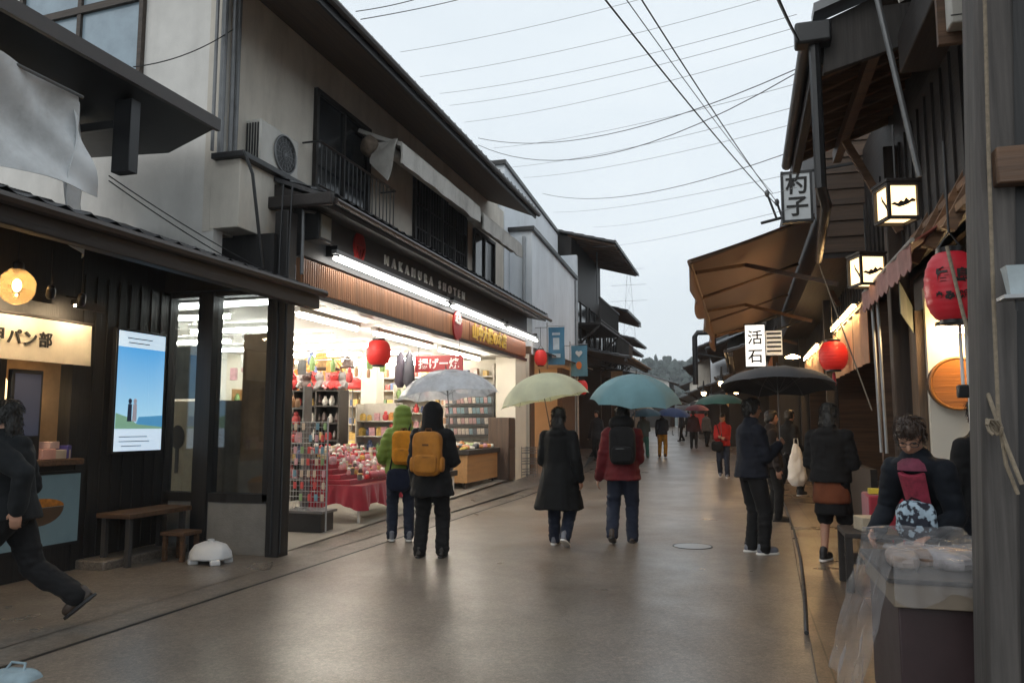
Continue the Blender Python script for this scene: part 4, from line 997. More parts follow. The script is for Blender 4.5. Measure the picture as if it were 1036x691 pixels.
each('rail',b,mt['metal_light'],t)
for y in (11.3,12.2,13.6):
    x=-8.5
    while x<-6.0:
        k=random.randrange(9); o=hp[k] if k not in seen else copy_tree(hp[k]); seen.add(k); o.location=(x,y,2.70-random.uniform(.22,.55)); s=random.uniform(.9,1.5); o.scale=(s*.8,s*.8,s*1.1); x+=random.uniform(.16,.42)
for k in range(9):
    if k not in seen: bpy.data.objects.remove(hp[k])
# price cards along the tiers
pc_=solo('price_card',MB().obox((0,0,.03),(.004,.08,.05),(0,-.25,0)),mt['white_paint'],'white price card along the red display table','price card',(-5.27,10.4,fl(10.5)+.60),'price cards on the red display table')
for y in (10.75,11.1,11.5,11.85): copy_tree(pc_,None,(-5.27+.1,y,fl(10.5)+.60))
# wire grid stand at the left front
t=thing('wire_rack','white wire grid stand hung with small goods beside the black corner post','rack',(-5.6,8.6,fl(8.6)))
b=MB(); 
for i in range(15): x=-5.92+i*.045; b.tube([(x,9.45,.30),(x,9.45,1.5)],.004,4)
for i in range(18): z=.30+i*.07; b.tube([(-5.92,9.45,z),(-5.29,9.45,z)],.004,4)
part('grid',b,mt['metal_light'],t)
for x in (-5.92,-5.29): part('post',MB().tube([(x,9.45,fl(9.4)),(x,9.45,1.55)],.012,6),mt['metal_light'],t)
part('base_shelf',MB().box(-5.92,-5.29,9.35,9.75,.30,.33),mt['metal_grey'],t); part('base_box',MB().box(-5.88,-5.33,9.38,9.72,fl(9.4),.30),mt['metal_dark'],t)
cm=[M('charm_%d'%i,c,.4) for i,c in enumerate(((.55,.08,.08),(.6,.5,.4),(.15,.3,.4),(.6,.35,.4),(.25,.4,.2)))]
ch=[solo('charm',MB().obox((0,0,-.05),(.045,.012,.09)),cm[i],('red','beige','blue','pink','green')[i]+' charm packet hanging on the white wire grid','charm',(0,0,0),'charms hanging on the wire grid',bev=.004) for i in range(5)]
first=set()
for j in range(7):
    for i in range(6):
        if random.random()<.2: continue
        k=random.randrange(5); o=ch[k] if k not in first else copy_tree(ch[k]); first.add(k)
        o.location=(-5.87+i*.105+random.uniform(-.02,.02),9.435,1.48-j*.155)
# big basket, hats, hanging umbrellas, signs on the end wall
def P_(px,py,Y): return at_y(px,py,Y)
p=P_(326,385,15.5)
t=thing('woven_basket','big round woven straw tray leaning on top of the back shelf','basket',p)
b=MB(); 
for r in (.10,.2,.3,.4,.5,.58): b.tube([(p.x+r*cos(2*pi*i/32),p.y-.02-.05*(1-r),p.z+r*sin(2*pi*i/32)) for i in range(32)],.03,6,close=True)
for i in range(20): a=2*pi*i/20; b.tube([(p.x,p.y-.06,p.z),(p.x+.6*cos(a),p.y-.02,p.z+.6*sin(a))],.016,5)
b.prism([(p.x+.6*cos(2*pi*i/32),p.z+.6*sin(2*pi*i/32)) for i in range(32)],'y',p.y,p.y+.02)
part('weave',b,M('straw',(.50,.30,.10),.7,.3,30),t)
part('rim',MB().tube([(p.x+.61*cos(2*pi*i/32),p.y-.03,p.z+.61*sin(2*pi*i/32)) for i in range(32)],.035,8,close=True),M('straw_rim',(.38,.22,.08),.7),t)
p=P_(305,388,14.5)
t=thing('paper_bag','bright orange bag hanging in front of the straw tray','bag',p); part('bag',MB().ell((p.x,p.y,p.z),.26,.12,.30,14,8,.6),M('orange_bag',(.62,.18,.03),.5),t); part('handle',MB().tube([(p.x-.08,p.y,p.z+.25),(p.x,p.y,p.z+.5),(p.x+.08,p.y,p.z+.25)],.012,6),mt['cord'],t)
for i,(px,py,m_,lab) in enumerate(((318,392,'white','white knitted hat on a stand near the straw tray'),(357,391,'red','dark red hat on a stand in front of the cream wall'),(331,372,'gold','shaggy brown hat on top of the back shelf, left of the ceiling lights'),(352,370,'dark','small dark hat on the high shelf'))):
    p=P_(px,py,14.8); t=thing('hat',lab,'hat',p); s=.22 if i<3 else .12
    part('crown',MB().lathe([(s*1.0,-.02),(s*.98,.06),(s*.8,.14),(s*.4,.19),(0,.2)],p,16),dm[m_] if m_!='gold' else M('shaggy_brown',(.26,.16,.07),.9,.4,40,.5,60),t); part('brim',MB().lathe([(s*1.25,-.05),(s*1.3,-.02),(s*1.0,.0)],p,16),dm[m_] if m_!='gold' else HAIR_B,t)
    part('stand',MB().tube([(p.x,p.y,p.z-.03),(p.x,p.y,p.z-.9)],.012,6),mt['metal_grey'],t)
# high shelf and low back counter along the end wall with goods
t=thing('wall_shelf','long white wall shelves across the back of the souvenir shop','shelf',(-9,18.0,1))
b=MB()
for z in (1.05,1.45,1.9,2.27,2.58): b.box(-10.8,-5.6,17.75,18.19,z,z+.03)
for x in (-10.7,-9.4,-8.1,-6.85,-5.62): b.box(x-.02,x+.02,17.76,18.18,.3,2.9)
b.box(-10.8,-5.6,17.7,18.185,.27,.55); part('boards',b,M('shelf_board',(.60,.55,.48),.5),t)
pk=[]
pc=((.70,.66,.58),(.55,.12,.10),(.62,.42,.14),(.18,.28,.16),(.72,.55,.50),(.12,.16,.28),(.32,.18,.10)); pn=('white','red','amber','green','peach','navy','brown')
for i,c in enumerate(pc):
    pk.append(solo('gift_box',MB().obox((0,0,.075),(.16,.16,.15)),M('gift_%d'%i,c,.45,.25,12),'%s gift box on the shelves at the back of the shop'%pn[i],'box',(0,0,0),'gift boxes on the back shelves',bev=.006))
first=set()
for z in (.55,1.08,1.48,1.93,2.30,2.61):
    x=-10.6
    while x<-5.75:
        k=random.randrange(7); o=pk[k] if k not in first else copy_tree(pk[k]); first.add(k)
        o.location=(x,17.86+random.uniform(-.03,.04),z+.002); s=random.uniform(.8,1.35); o.scale=(s*random.uniform(.7,1.2),1,s); x+=random.uniform(.17,.30)
# middle island with colourful packets, seen between the people
def island(label,x0,x1,y0,y1,zt,m_,wheels=False,tilt=.0):
    t=thing('display_counter',label,'counter',((x0+x1)/2,(y0+y1)/2,fl(y0)))
    part('cabinet',MB().box(x0,x1,y0,y1,fl(y0)+(.12 if wheels else 0),zt-.12),m_,t,bev=.008); part('tray',MB().box(x0-.05,x1+.05,y0-.05,y1+.05,zt-.12,zt-.02),mt['dark_wood'],t,bev=.008)
    if wheels:
        for x in (x0+.08,x1-.08):
            for y in (y0+.08,y1-.08): part('caster',MB().tube([(x-.015,y,fl(y0)+.06),(x+.015,y,fl(y0)+.06)],.06,12),mt['black'],t)
    return t
island('light wooden counter on casters heaped with packets near the end pillar',-6.3,-5.25,14.9,16.9,.98,mt['gold_wood'],True)
island('low white stand with folded packets in front of the wooden counter',-5.85,-5.3,13.2,14.3,.62,mt['white_paint'])
island('cream island counter with colourful packets in the middle of the shop',-8.3,-7.3,13.2,16.5,1.0,mt['cream'])
pkt=[solo('packet',MB().ell((0,0,.03),.085,.06,.03,12,6,.6),M('packet_%d'%i,c,.35,.3,14),'%s packet heaped on a display counter'%n_,'packet',(0,0,0),'packets on the display counters') for i,(n_,c) in enumerate((('white',(.72,.7,.64)),('yellow',(.66,.5,.12)),('pink',(.62,.3,.34)),('pale green',(.4,.5,.25)),('orange',(.62,.26,.08)),('black',(.05,.05,.06))))]
first=set()
for (x0,x1,y0,y1,z) in ((-6.3,-5.25,14.9,16.9,.96),(-5.85,-5.3,13.2,14.3,.60),(-8.3,-7.3,13.2,16.5,.98)):
    y=y0+.08
    while y<y1:
        x=x0+.06
        while x<x1:
            k=random.randrange(6); o=pkt[k] if k not in first else copy_tree(pkt[k]); first.add(k)
            o.location=(x,y,z-.018+.02); o.rotation_euler=(random.uniform(-.15,.15),random.uniform(-.3,.3),random.uniform(0,3)); o.scale=(1,1,random.uniform(.8,2.2)); x+=random.uniform(.17,.27)
        y+=.23
# stacked pyramid of green and yellow cans
for i in range(4):
    p=P_(486,442-i*9,15.9); solo('can',MB().lathe([(.07,0),(.075,.02),(.075,.13),(.065,.15)],(0,0,0),12),M('can_%d'%(i%2),((.25,.42,.08),(.60,.55,.20))[i%2],.3),('lime green tin at the bottom of the tin stack','yellow tin second in the stack','lime green tin third in the stack','yellow tin on top of the stack')[i],'tin',(-5.75,15.8,1.0+.151*i))
# rack with slatted packets on the end wall
t=thing('magazine_rack','slanted display rack of slim packs on the end wall behind the clear umbrella','rack',(-6.1,17.5,1.2))
b=MB()
for i in range(5): b.obox((-6.15,17.62-.03*i,1.22+.24*i),(1.15,.10,.02),(.5,0,0))
b.box(-6.73,-5.57,17.66,17.70,1.1,2.4); part('shelves',b,mt['metal_grey'],t)
pm=[M('slim_pack_%d'%i,c,.4,.3,20) for i,c in enumerate(((.55,.5,.45),(.12,.13,.15),(.45,.3,.3),(.2,.3,.35)))]
sp=[solo('slim_pack',MB().obox((0,0,.07),(.075,.02,.14),(.25,0,0)),pm[i],'%s slim pack on the slanted rack of the end wall'%n_,'pack',(0,0,0),'slim packs on the slanted rack') for i,n_ in enumerate(('beige','black','rose','grey blue'))]
first=set()
for i in range(5):
    for j in range(12):
        k=random.randrange(4); o=sp[k] if k not in first else copy_tree(sp[k]); first.add(k); o.location=(-6.68+j*.096,17.56-.03*i,1.235+.24*i)
# tall brown cabinet and wire baskets in front of the end pillar
t=thing('cabinet','tall narrow dark brown wooden cabinet in front of the cream end pillar','cabinet',(-5.25,17.3,fl(17)))
part('carcass',MB().box(-5.5,-5.02,17.0,17.5,fl(17),1.62),wood('cabinet_brown',(.075,.047,.033),.5,'z'),t,bev=.01)
for z in (fl(17)+.04,.95): part('door',MB().box(-5.02,-5.005,17.04,17.46,z,z+.62 if z<.9 else 1.58),wood('cabinet_door',(.06,.038,.028),.5,'z'),t,bev=.004)
t=thing('wire_basket','stack of wire baskets beside the tall brown cabinet','basket',(-4.95,18.2,.26))
b=MB()
for z in (.30,.55,.80):
    for k in range(3): q=z+.06*k; b.tube([(-5.0,18.0,q),(-4.72,18.0,q),(-4.72,18.4,q),(-5.0,18.4,q)],.006,4,close=True)
for x,y in ((-5.0,18.0),(-4.72,18.0),(-4.72,18.4),(-5.0,18.4),(-4.86,18.0),(-4.72,18.2)): b.tube([(x,y,.24),(x,y,.95)],.006,4)
part('wires',b,mt['metal_grey'],t)
# hanging folded umbrellas / cloths
for i,(px,c) in enumerate(((405,(.05,.04,.06)),(414,(.07,.07,.09)))):
    p=P_(px,372,13.2); solo('hanging_bag',MB().lathe([(.02,.30),(.06,.22),(.10,0),(.11,-.25),(.05,-.36)],p,10),M('hang_%d'%i,c,.7),('dark purple bag hanging from the ceiling rail, left one','dark grey bag hanging from the ceiling rail, right one')[i],'bag')
# red hanging sign
p=P_(444,368,13.5)
t=thing('hanging_sign','red board with white characters hanging inside the shop front','sign',p)
part('board',MB().box(p.x-.47,p.x+.47,p.y-.012,p.y+.012,p.z-.15,p.z+.15),M('sign_red',(.30,.02,.025),.5),t,bev=.004)
sign_text(t,'lettering','揚げー焼',.20,(p.x,p.y-.014,p.z-.01),(1,0,0),ZP,mt['white_paint'],.004,.004)
part('cord',MB().tube([(p.x-.4,p.y,p.z+.15),(p.x-.4,p.y,3.02)],.005,5).tube([(p.x+.4,p.y,p.z+.15),(p.x+.4,p.y,3.02)],.005,5),mt['cord'],t)

# ---------------------------------------------------------------- red lanterns
def lantern(label,p,r,h,m_=None,chars=None,fx=(1,0,0),ribs=14,cords=None,tassel=False):
    t=thing('paper_lantern',label,'lantern',p)
    p=V(p); pr=[]
    for i in range(ribs*3+1):
        u=i/(ribs*3); a=-pi/2+pi*u; rr=r*(abs(cos(a))**.62); rr=max(rr,r*.42); pr.append((rr*(1-.025*(i%3!=0)),sin(a)*h/2))
    part('shade',MB().lathe(pr,p,24),m_ or mt['lantern_red'],t)
    each('cap',MB().lathe([(r*.5,h*.46),(r*.52,h*.54),(r*.3,h*.56)],p,18).lathe([(r*.46,-h*.53),(r*.5,-h*.52),(r*.5,-h*.45)],p,18),mt['black'],t)
    part('hook',MB().tube([p+V((-r*.4,0,h*.55)),p+V((0,0,h*.78)),p+V((r*.4,0,h*.55))],.006,6).tube([p+V((0,0,h*.78)),p+V((0,0,(cords or .35)+h*.78))],.006,6),mt['cord'],t)
    if chars:
        fy=V((0,0,1)); f=V(fx).normalized(); n=f.cross(fy)
        for q,(cx_,cz_,sz_) in chars: 
            tm=text(q,sz_,.004,bold=.004); 
            vs=[]
            for v in tm.v:
                lx,lz=v.x+cx_,v.y+cz_; a=math.asin(max(-.99,min(.99,2*lz/h))); rr=max(r*abs(cos(a))**.62,r*.42)*1.012; ang=lx/r
                vs.append(p+f*(sin(ang)*rr)+n*(cos(ang)*rr+v.z)+V((0,0,lz)))
            tm.v=vs; part('lettering',tm,mt['ink'],t)
    if tassel: part('tassel',MB().lathe([(.012,-h*.55),(.02,-h*.6),(.028,-h*.95),(.02,-h)],p,8),mt['red_cloth'],t)
    return t
lantern('round red paper lantern hanging inside the bright souvenir shop front',at_x(383,357,-5.55),.20,.42)
lantern('small red lantern at the far corner of the souvenir shop fascia',at_x(547,362,-4.75),.16,.40,cords=.45)
lantern('small red lantern hanging above the pale yellow umbrella by the blue banners',at_x(588,392,-4.6),.20,.44,cords=.6)
# ---------------------------------------------------------------- houses further along
def house(label,side,x,y0,y1,wall,h_eave,h_low,depth=6,roof_m=None,windows=3,shop_glow=None,shop_m=None,over=.9,cat='building',rise=1.6):
    """townhouse along the street: side -1 left, +1 right; x = its facade"""
    z0=zg(y0)-.05; s=side; t=thing('townhouse',label,cat,(x+s*depth/2,(y0+y1)/2,z0)); xb=x+s*depth
    lo,hi=sorted((x,xb))
    part('upper_wall',MB().box(lo,hi,y0,y1,h_low+.1,h_eave+.35),wall,t)
    b=MB(); e=.18; b.box(*sorted((x+s*1.2,xb)),y0+.02,y1-.02,z0,h_low+.1); b.box(*sorted((x,x+s*1.2)),y0,y0+e,z0,h_low+.1); b.box(*sorted((x,x+s*1.2)),y1-e,y1,z0,h_low+.1)
    part('lower_wall',b,mt['dark_wood_z'],t)
    if shop_glow: part('glowing_shop_back',MB().box(*sorted((x+s*1.1,x+s*1.19)),y0+e,y1-e,z0,h_low-.2),shop_glow,t)
    rm=roof_m or mt['tile']
    r=tile_roof(x-s*over,h_eave,x+s*depth*.5,h_eave+rise,y0-.25,y1+.25,.32,.34); r2=tile_roof(xb+s*.5,h_eave,x+s*depth*.5,h_eave+rise,y0-.25,y1+.25,.32,.6); r.join(r2); ridge(r,x+s*depth*.5,h_eave+rise+.06,y0-.3,y1+.3,.12)
    ro=part('roof',r,rm,t)
    g_=MB(); pr=[(x,h_eave+.3),(x+s*depth*.5,h_eave+rise-.05),(xb,h_eave+.3)]; g_.prism(pr,'y',y0+.003,y1-.003); part('gable',g_,wall,t)
    part('rafter',rafters(x-s*over*.96,h_eave-.09,x+s*.1,h_eave-.09+rise*(over+.1)/(depth*.5+over),y0,y1,.45),mt['rafter_wood'],ro)
    l=tile_roof(x-s*(over+.35),h_low,x+s*.05,h_low+.42,y0-.1,y1+.1,.3,.3); lo_=part('lower_eave',l,rm,t)
    part('eave_beam',MB().box(*sorted((x-s*(over+.30),x-s*(over+.2))),y0-.08,y1+.08,h_low-.16,h_low-.04),mt['dark_wood'],lo_)
    part('gutter',MB().tube([(x-s*(over+.4),y0-.1,h_low-.02),(x-s*(over+.4),y1+.1,h_low-.02)],.045,6),mt['metal_brown'],lo_)
    w=(y1-y0)/windows
    for i in range(windows):
        a,c=y0+w*i+.3,y0+w*(i+1)-.3; za,zb=h_low+.65,min(h_eave-.35,h_low+2.0)
        if zb-za<.4: continue
        f=MB(); xo=sorted((x-s*.05,x+s*.02)); f.box(*xo,a-.06,c+.06,za-.06,za); f.box(*xo,a-.06,c+.06,zb,zb+.06); f.box(*xo,a-.06,a,za,zb); f.box(*xo,c,c+.06,za,zb); f.box(*xo,(a+c)/2-.025,(a+c)/2+.025,za,zb)
        fo=part('window',f,mt['dark_wood_z'],t); part('pane',MB().box(*sorted((x-s*.006,x-s*.014)),a,c,za,zb),mt['glass_dark'],fo)
    if shop_m: 
        n=int((y1-y0)/1.0)
        for i in range(n): yy=y0+.3+i*(y1-y0-.6)/n; part('noren',MB().sheet(lambda u,v:(x-s*.15+.02*sin(v*11),yy+v*.8,h_low-.15-u*.6),3,8,.004),shop_m,t)
    return t
gw=glow('warm_glowing_wall',(1.0,.50,.20),.55); gd=glow('faint_glowing_wall',(.9,.5,.25),.12)  # shop back walls glow by themselves, in place of lamplit rooms
# white rendered building right after the souvenir shop
t=thing('white_building','white rendered building with sloping stepped roofline after the souvenir shop','building',(-7,22,0))
part('front_wall',MB().prism([(19.0,3.2),(19.0,6.35),(24.4,6.05),(24.4,3.2)],'x',-5.6,-5.0),mt['white_wall'],t)
part('upper_wall',MB().prism([(18.6,3.2),(18.6,8.0),(24.6,7.6),(24.6,3.2)],'x',-9.5,-5.61),mt['white_wall'],t)
part('roof_edge',MB().prism([(18.5,8.0),(18.5,8.1),(24.7,7.7),(24.7,7.6)],'x',-9.6,-5.55).prism([(18.9,6.35),(18.9,6.45),(24.5,6.15),(24.5,6.05)],'x',-5.65,-4.92),mt['metal_dark'],t)
sb=MB(); 
for i in range(9): y=19.3+i*.6; sb.obox((-5.3,y,6.47-.0555*(y-19)),(.5,.09,.05))
part('roof_batten',sb,mt['metal_light'],t)
part('glowing_room_back',MB().box(-7.1,-7.0,19,24.4,.2,3.2),gw,t); each('side_wall',MB().box(-9,-5.05,18.85,19.0,.2,3.2).box(-9,-5.05,24.2,24.38,.2,3.2),mt['cream'],t)
each('wood_panel',MB().box(-5.15,-5.0,22.4,24.2,.2,3.1).box(-5.25,-5.02,18.9,19.3,.2,3.4),mt['brown_wood'],t,bev=.01)
part('shop_shelf',MB().box(-6.9,-6.4,19.4,22.2,.25,1.0).box(-6.95,-6.6,19.4,22.2,1.5,1.54),mt['gold_wood'],t)
part('pipe',MB().tube([(-4.95,24.3,.3),(-4.95,24.3,6.0)],.05,8).tube([(-5.2,18.95,3.6),(-5.2,18.95,6.2)],.04,8),mt['metal_light'],t)
part('shop_awning',MB().sheet(lambda u,v:(-5.0+.55*u,19.1+v*5.2,3.35-.2*u),3,8,.03),mt['metal_dark'],t)
b=MB(); b.ell((-6.0,20.4,2.85),.10,.10,.10,12,8); solo('pendant_lamp',b,mt['bulb_strip'],'warm pendant lamp in the orange-lit shop behind the blue banners','lamp')
for i,(px,py,hh,w_,lab) in enumerate(((563,350,.95,.42,'blue vertical banner on a pole beside the small red lantern'),(586,365,.86,.46,'second blue banner with a white heart and orange mark, further along'))):
    p=at_x(px,py,-4.45 if i==0 else -4.35); t=thing('street_banner',lab,'banner',p)
    bm_=M('banner_blue_%d'%i,((.05,.18,.30),(.10,.26,.36))[i],.6,.15,4)
    part('cloth',MB().sheet(lambda u,v:(p.x-w_/2+w_*v,p.y+.03*sin(u*5+v*3),p.z+hh/2-hh*u),12,6,.004),bm_,t)
    part('pole',MB().tube([(p.x-w_/2-.03,p.y,p.z-hh/2-.1),(p.x-w_/2-.03,p.y,p.z+hh/2+.12)],.014,6).tube([(p.x-w_/2-.03,p.y,p.z+hh/2+.03),(p.x+w_/2,p.y,p.z+hh/2+.03)],.01,6).tube([(p.x-w_/2-.03,p.y,p.z+hh/2),(-5.0,p.y,p.z+hh/2)],.012,6),mt['metal_light'],t)
    if i==0:
        part('emblem',MB().obox((p.x,p.y-.035,p.z+.05),(.16,.006,.30)).obox((p.x,p.y-.035,p.z+.3),(.2,.006,.06)).obox((p.x,p.y-.035,p.z-.25),(.22,.006,.10)),M('banner_pale',(.42,.52,.58),.6),t)
    else:
        hp_=[(p.x+.10*math.copysign(abs(sin(a))**3,sin(a)),p.z+.20+.0065*(13*cos(a)-5*cos(2*a)-2*cos(3*a)-cos(4*a))) for a in [2*pi*k/24 for k in range(24)]]
        part('emblem',MB().prism(hp_,'y',p.y-.045,p.y-.038),mt['white_paint'],t); part('mark',MB().prism([(p.x+.08*cos(2*pi*k/14),p.z-.13+.11*sin(2*pi*k/14)) for k in range(14)],'y',p.y-.045,p.y-.038),M('banner_orange',(.62,.18,.03),.5),t)
# left row beyond
house('tall dark house with wide raftered eave and white gable, left side beyond the white building',-1,-5.25,25.0,30.5,mt['dark_wood_z'],7.3,3.6,6,None,2,gd,None,1.5,rise=1.2)
t=thing('corner_wall','narrow white rendered wall edge beside the tall dark house','wall',(-5.2,24.8,.2)); part('wall',MB().box(-6.4,-5.0,24.62,24.8,.2,6.9),mt['white_wall'],t)
house('narrow dark house with low layered eaves on the left',-1,-5.5,30.8,34.6,mt['dark_wood_z'],5.9,3.4,5,None,2,gd,None,1.3,rise=1.1)
house('narrow stucco house with a deep tiled eave on the left',-1,-5.9,34.9,38.8,mt['stucco'],6.3,3.6,5,None,2,gw,mt['noren'],1.2,rise=1.1)
house('low black timber house on the left with a bright curtain row',-1,-6.3,39.1,43.2,mt['black_wood'],5.2,3.1,5,None,2,gw,mt['noren'],1.2,rise=1.0)
house('dark two storey shophouse further down on the left',-1,-6.8,43.5,49,mt['dark_wood_z'],6.2,3.5,6,None,3,gd,None,1.2,rise=1.1)
house('distant beige shophouse on the left before the bend',-1,-7.9,49.3,58,mt['stucco'],5.9,3.5,6,None,4,gw,None,1.0)
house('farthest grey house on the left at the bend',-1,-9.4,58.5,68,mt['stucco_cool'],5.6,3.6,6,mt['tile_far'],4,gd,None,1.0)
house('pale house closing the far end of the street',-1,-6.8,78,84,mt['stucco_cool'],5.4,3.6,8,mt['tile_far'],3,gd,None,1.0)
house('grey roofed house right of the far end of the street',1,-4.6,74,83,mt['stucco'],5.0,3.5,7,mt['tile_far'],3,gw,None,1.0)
def balcony(label,x,y0,y1,z,m_):
    t=thing('balcony',label,'balcony',(x,y0,z)); part('deck',MB().box(x-.05,x+.85,y0,y1,z,z+.08),mt['dark_wood'],t)
    b=MB(); 
    for k in range(int((y1-y0)/.16)): b.box(x+.80,x+.83,y0+.16*k,y0+.16*k+.03,z+.08,z+.85)
    b.box(x+.78,x+.85,y0,y1,z+.85,z+.91); b.box(x+.78,x+.85,y0,y1,z+.12,z+.17); part('railing',b,m_,t)
    b=MB()
    for y in (y0+.1,y1-.1): b.beam((x+.02,y,z-.7),(x+.8,y,z-.02),.06,.06)
    each('strut',b,mt['dark_wood'],t)
balcony('dark wooden balcony on the tall dark house',-5.25,25.6,29.8,4.75,mt['dark_wood_z'])
balcony('weathered grey balcony on the narrow dark house',-5.5,31.0,34.4,4.1,mt['gray_wood'])
balcony('brown balcony on the narrow stucco house',-5.9,35.2,38.6,4.35,mt['brown_wood'])
for i,(y,z,c,lab) in enumerate(((30.2,3.5,(.45,.42,.36),'pale hanging shop board in front of the tall dark house'),(34.4,3.3,(.30,.04,.04),'red hanging shop board past the narrow dark house'),(38.6,3.6,(.40,.36,.28),'beige hanging shop board past the stucco house'),(43.0,3.2,(.10,.18,.28),'blue hanging shop board far down on the left'))):
    t=thing('hanging_board',lab,'sign',(-4.6-i*.45,y,z-.9)); xx=-4.6-i*.45; part('board',MB().box(xx-.22,xx+.22,y-.03,y+.03,z-.85,z),M('far_board_%d'%i,c,.6),t); part('arm',MB().tube([(xx-1.6,y,z+.05),(xx+.25,y,z+.05)],.02,6),mt['metal_dark'],t)
# right row beyond the brown awning
house('dark timber shophouse with long lean-to eave beyond the brown awning',1,.9,21.0,29.5,mt['dark_wood_z'],5.2,3.35,6,None,4,gw,mt['noren_pink'],.9,rise=1.3)
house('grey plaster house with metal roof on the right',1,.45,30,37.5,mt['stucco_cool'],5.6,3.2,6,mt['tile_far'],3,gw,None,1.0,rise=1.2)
house('brown low shophouse further down on the right',1,-.6,38,46,mt['dark_wood_z'],5.0,3.2,6,None,3,gw,mt['noren'],1.0)
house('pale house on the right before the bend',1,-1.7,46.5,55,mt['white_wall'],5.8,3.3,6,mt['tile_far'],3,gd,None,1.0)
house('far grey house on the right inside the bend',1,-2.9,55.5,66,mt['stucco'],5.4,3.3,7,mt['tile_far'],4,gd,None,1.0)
# roof antenna, flue pipe, pylon
p=at_y(604,268,27.0); t=thing('antenna','television antenna on a thin mast above the white walled house','antenna',(p.x,p.y,p.z-.9))
b=MB().tube([(p.x,p.y,p.z-1.4),(p.x,p.y,p.z+.9)],.025,6); part('mast',b,mt['metal_grey'],t)
b=MB().tube([(p.x-.7,p.y,p.z+.75),(p.x+.7,p.y,p.z+.75)],.018,5)
for i in range(8): x=p.x-.65+i*.185; b.tube([(x,p.y-.35,p.z+.75),(x,p.y+.35,p.z+.75)],.012,4); b.tube([(x,p.y,p.z+.62),(x,p.y,p.z+.88)],.012,4)
part('elements',b,mt['metal_grey'],t)
p=at_y(703,352,33); t=thing('flue_pipe','dark flue pipe with hooked top above the roofs on the right','pipe',(p.x,p.y,p.z-.8))
part('flue',MB().tube([(p.x,p.y,p.z-1.5),(p.x,p.y,p.z+.45),(p.x+.12,p.y,p.z+.62),(p.x+.6,p.y,p.z+.62),(p.x+.75,p.y,p.z+.45),(p.x+.75,p.y,p.z+.1)],.11,10),mt['metal_dark'],t); part('bracket',MB().beam((p.x,p.y,p.z-.2),(p.x+1.5,p.y+.2,p.z-.5),.06,.06),mt['metal_dark'],t)
pb=at_y(637,345,170); pyl=thing('pylon','faint lattice transmission pylon on the skyline','pylon',(pb.x,pb.y,2))
b=MB(); s=.18; Hh=at_y(637,270,170).z
for i in range(8):
    za,zb=6+(Hh-6)*i/8,6+(Hh-6)*(i+1)/8; wa,wb=2.2*(1-i/9),2.2*(1-(i+1)/9)
    for sx in (-1,1): b.beam((pb.x+sx*wa,pb.y,za),(pb.x+sx*wb,pb.y,zb),.06,.06); b.beam((pb.x+sx*wa,pb.y,za),(pb.x-sx*wb,pb.y,zb),.035,.035)
for z,w_ in ((Hh-.5,3.4),(Hh-4,3.8),(Hh-7.5,4)): b.beam((pb.x-w_,pb.y,z),(pb.x+w_,pb.y,z),.06,.06)
b.box(pb.x-2.4,pb.x+2.4,pb.y-.4,pb.y+.4,.5,6.1)
part('lattice',b,M('pylon_grey',(.30,.32,.34),.6),pyl)
# wooded hill
def hill_z(x,y): 
    r=((x+55)/150)**2+((y-330)/110)**2
    return 27*math.exp(-r)+3*noise.noise((x*.02,y*.02,0))
hb=MB(); hb.sheet(lambda u,v:(-330+u*500,180+v*280,hill_z(-330+u*500,180+v*280)-3),50,30); structure('hill',hb,M('hill_soil',(.045,.055,.045),.9,.3,.3))
tb=MB(); tm=M('far_foliage',(.045,.062,.05),.9,.45,.6)
for i in range(2600):
    x=random.uniform(-190,90); y=random.uniform(225,335); z=hill_z(x,y)-3; r=random.uniform(.9,2.2); hh=random.uniform(1.0,2.0)
    for k in range(3): 
        o=V((random.gauss(0,r*.5),random.gauss(0,r*.5),random.uniform(0,r*hh)))
        tb.ell((x+o.x,y+o.y,z+o.z+r*.5),r*random.uniform(.35,.7),r*random.uniform(.35,.7),r*random.uniform(.4,.8),7,5)
for v in tb.v: v+= V((noise.noise(v*.5)*.9,noise.noise(v*.5+V((7,0,0)))*.9,noise.noise(v*.6+V((0,9,0)))*1.0))
tag(link('woods',tb.mesh('woods',True,180),tm),'dark wooded hillside behind the roofs','woods',None,'stuff')
# a few roadside things far away
for i,(px,py,Y,c,lab) in enumerate(((706,428,40,(.5,.05,.04),'tiny red banner hanging far down the street'),(646,426,48,(.55,.5,.42),'pale banner far down the street on the left'),(692,430,52,(.5,.48,.45),'pale striped sign board far down the street'))):
    p=at_y(px,py,Y); t=thing('street_banner',lab,'banner',(p.x,p.y,zg(Y))); part('cloth',MB().box(p.x-.35,p.x+.35,p.y-.02,p.y+.02,p.z-.35,p.z+.45),M('far_banner_%d'%i,c,.6),t); part('pole',MB().tube([(p.x-.37,p.y,zg(Y)),(p.x-.37,p.y,p.z+.55)],.02,6),mt['metal_grey'],t)
for i,(px,py,Y) in enumerate(((667,399,44),(656,391,50),(745,396,27),(712,398,32),(720,402,36),(730,388,24))):
    p=at_y(px,py,Y); t=thing('shop_lamp','bright shop lamp under the eaves, '+('far left','farthest','nearest on the right row','second on the right row','third on the right row','above the green umbrella')[i],'lamp',p)
    part('bulb',MB().ell(p,.09,.09,.09,10,6),mt['bulb_strip'],t); part('shade',MB().lathe([(.16,.05),(.05,.14),(.02,.5)],p,12),mt['metal_dark'],t)
# ---------------------------------------------------------------- right side: near stall house with deep eave
rh=thing('stall_house','old dark timber house on the near right with deep raftered eave','building',(2.5,9,0))
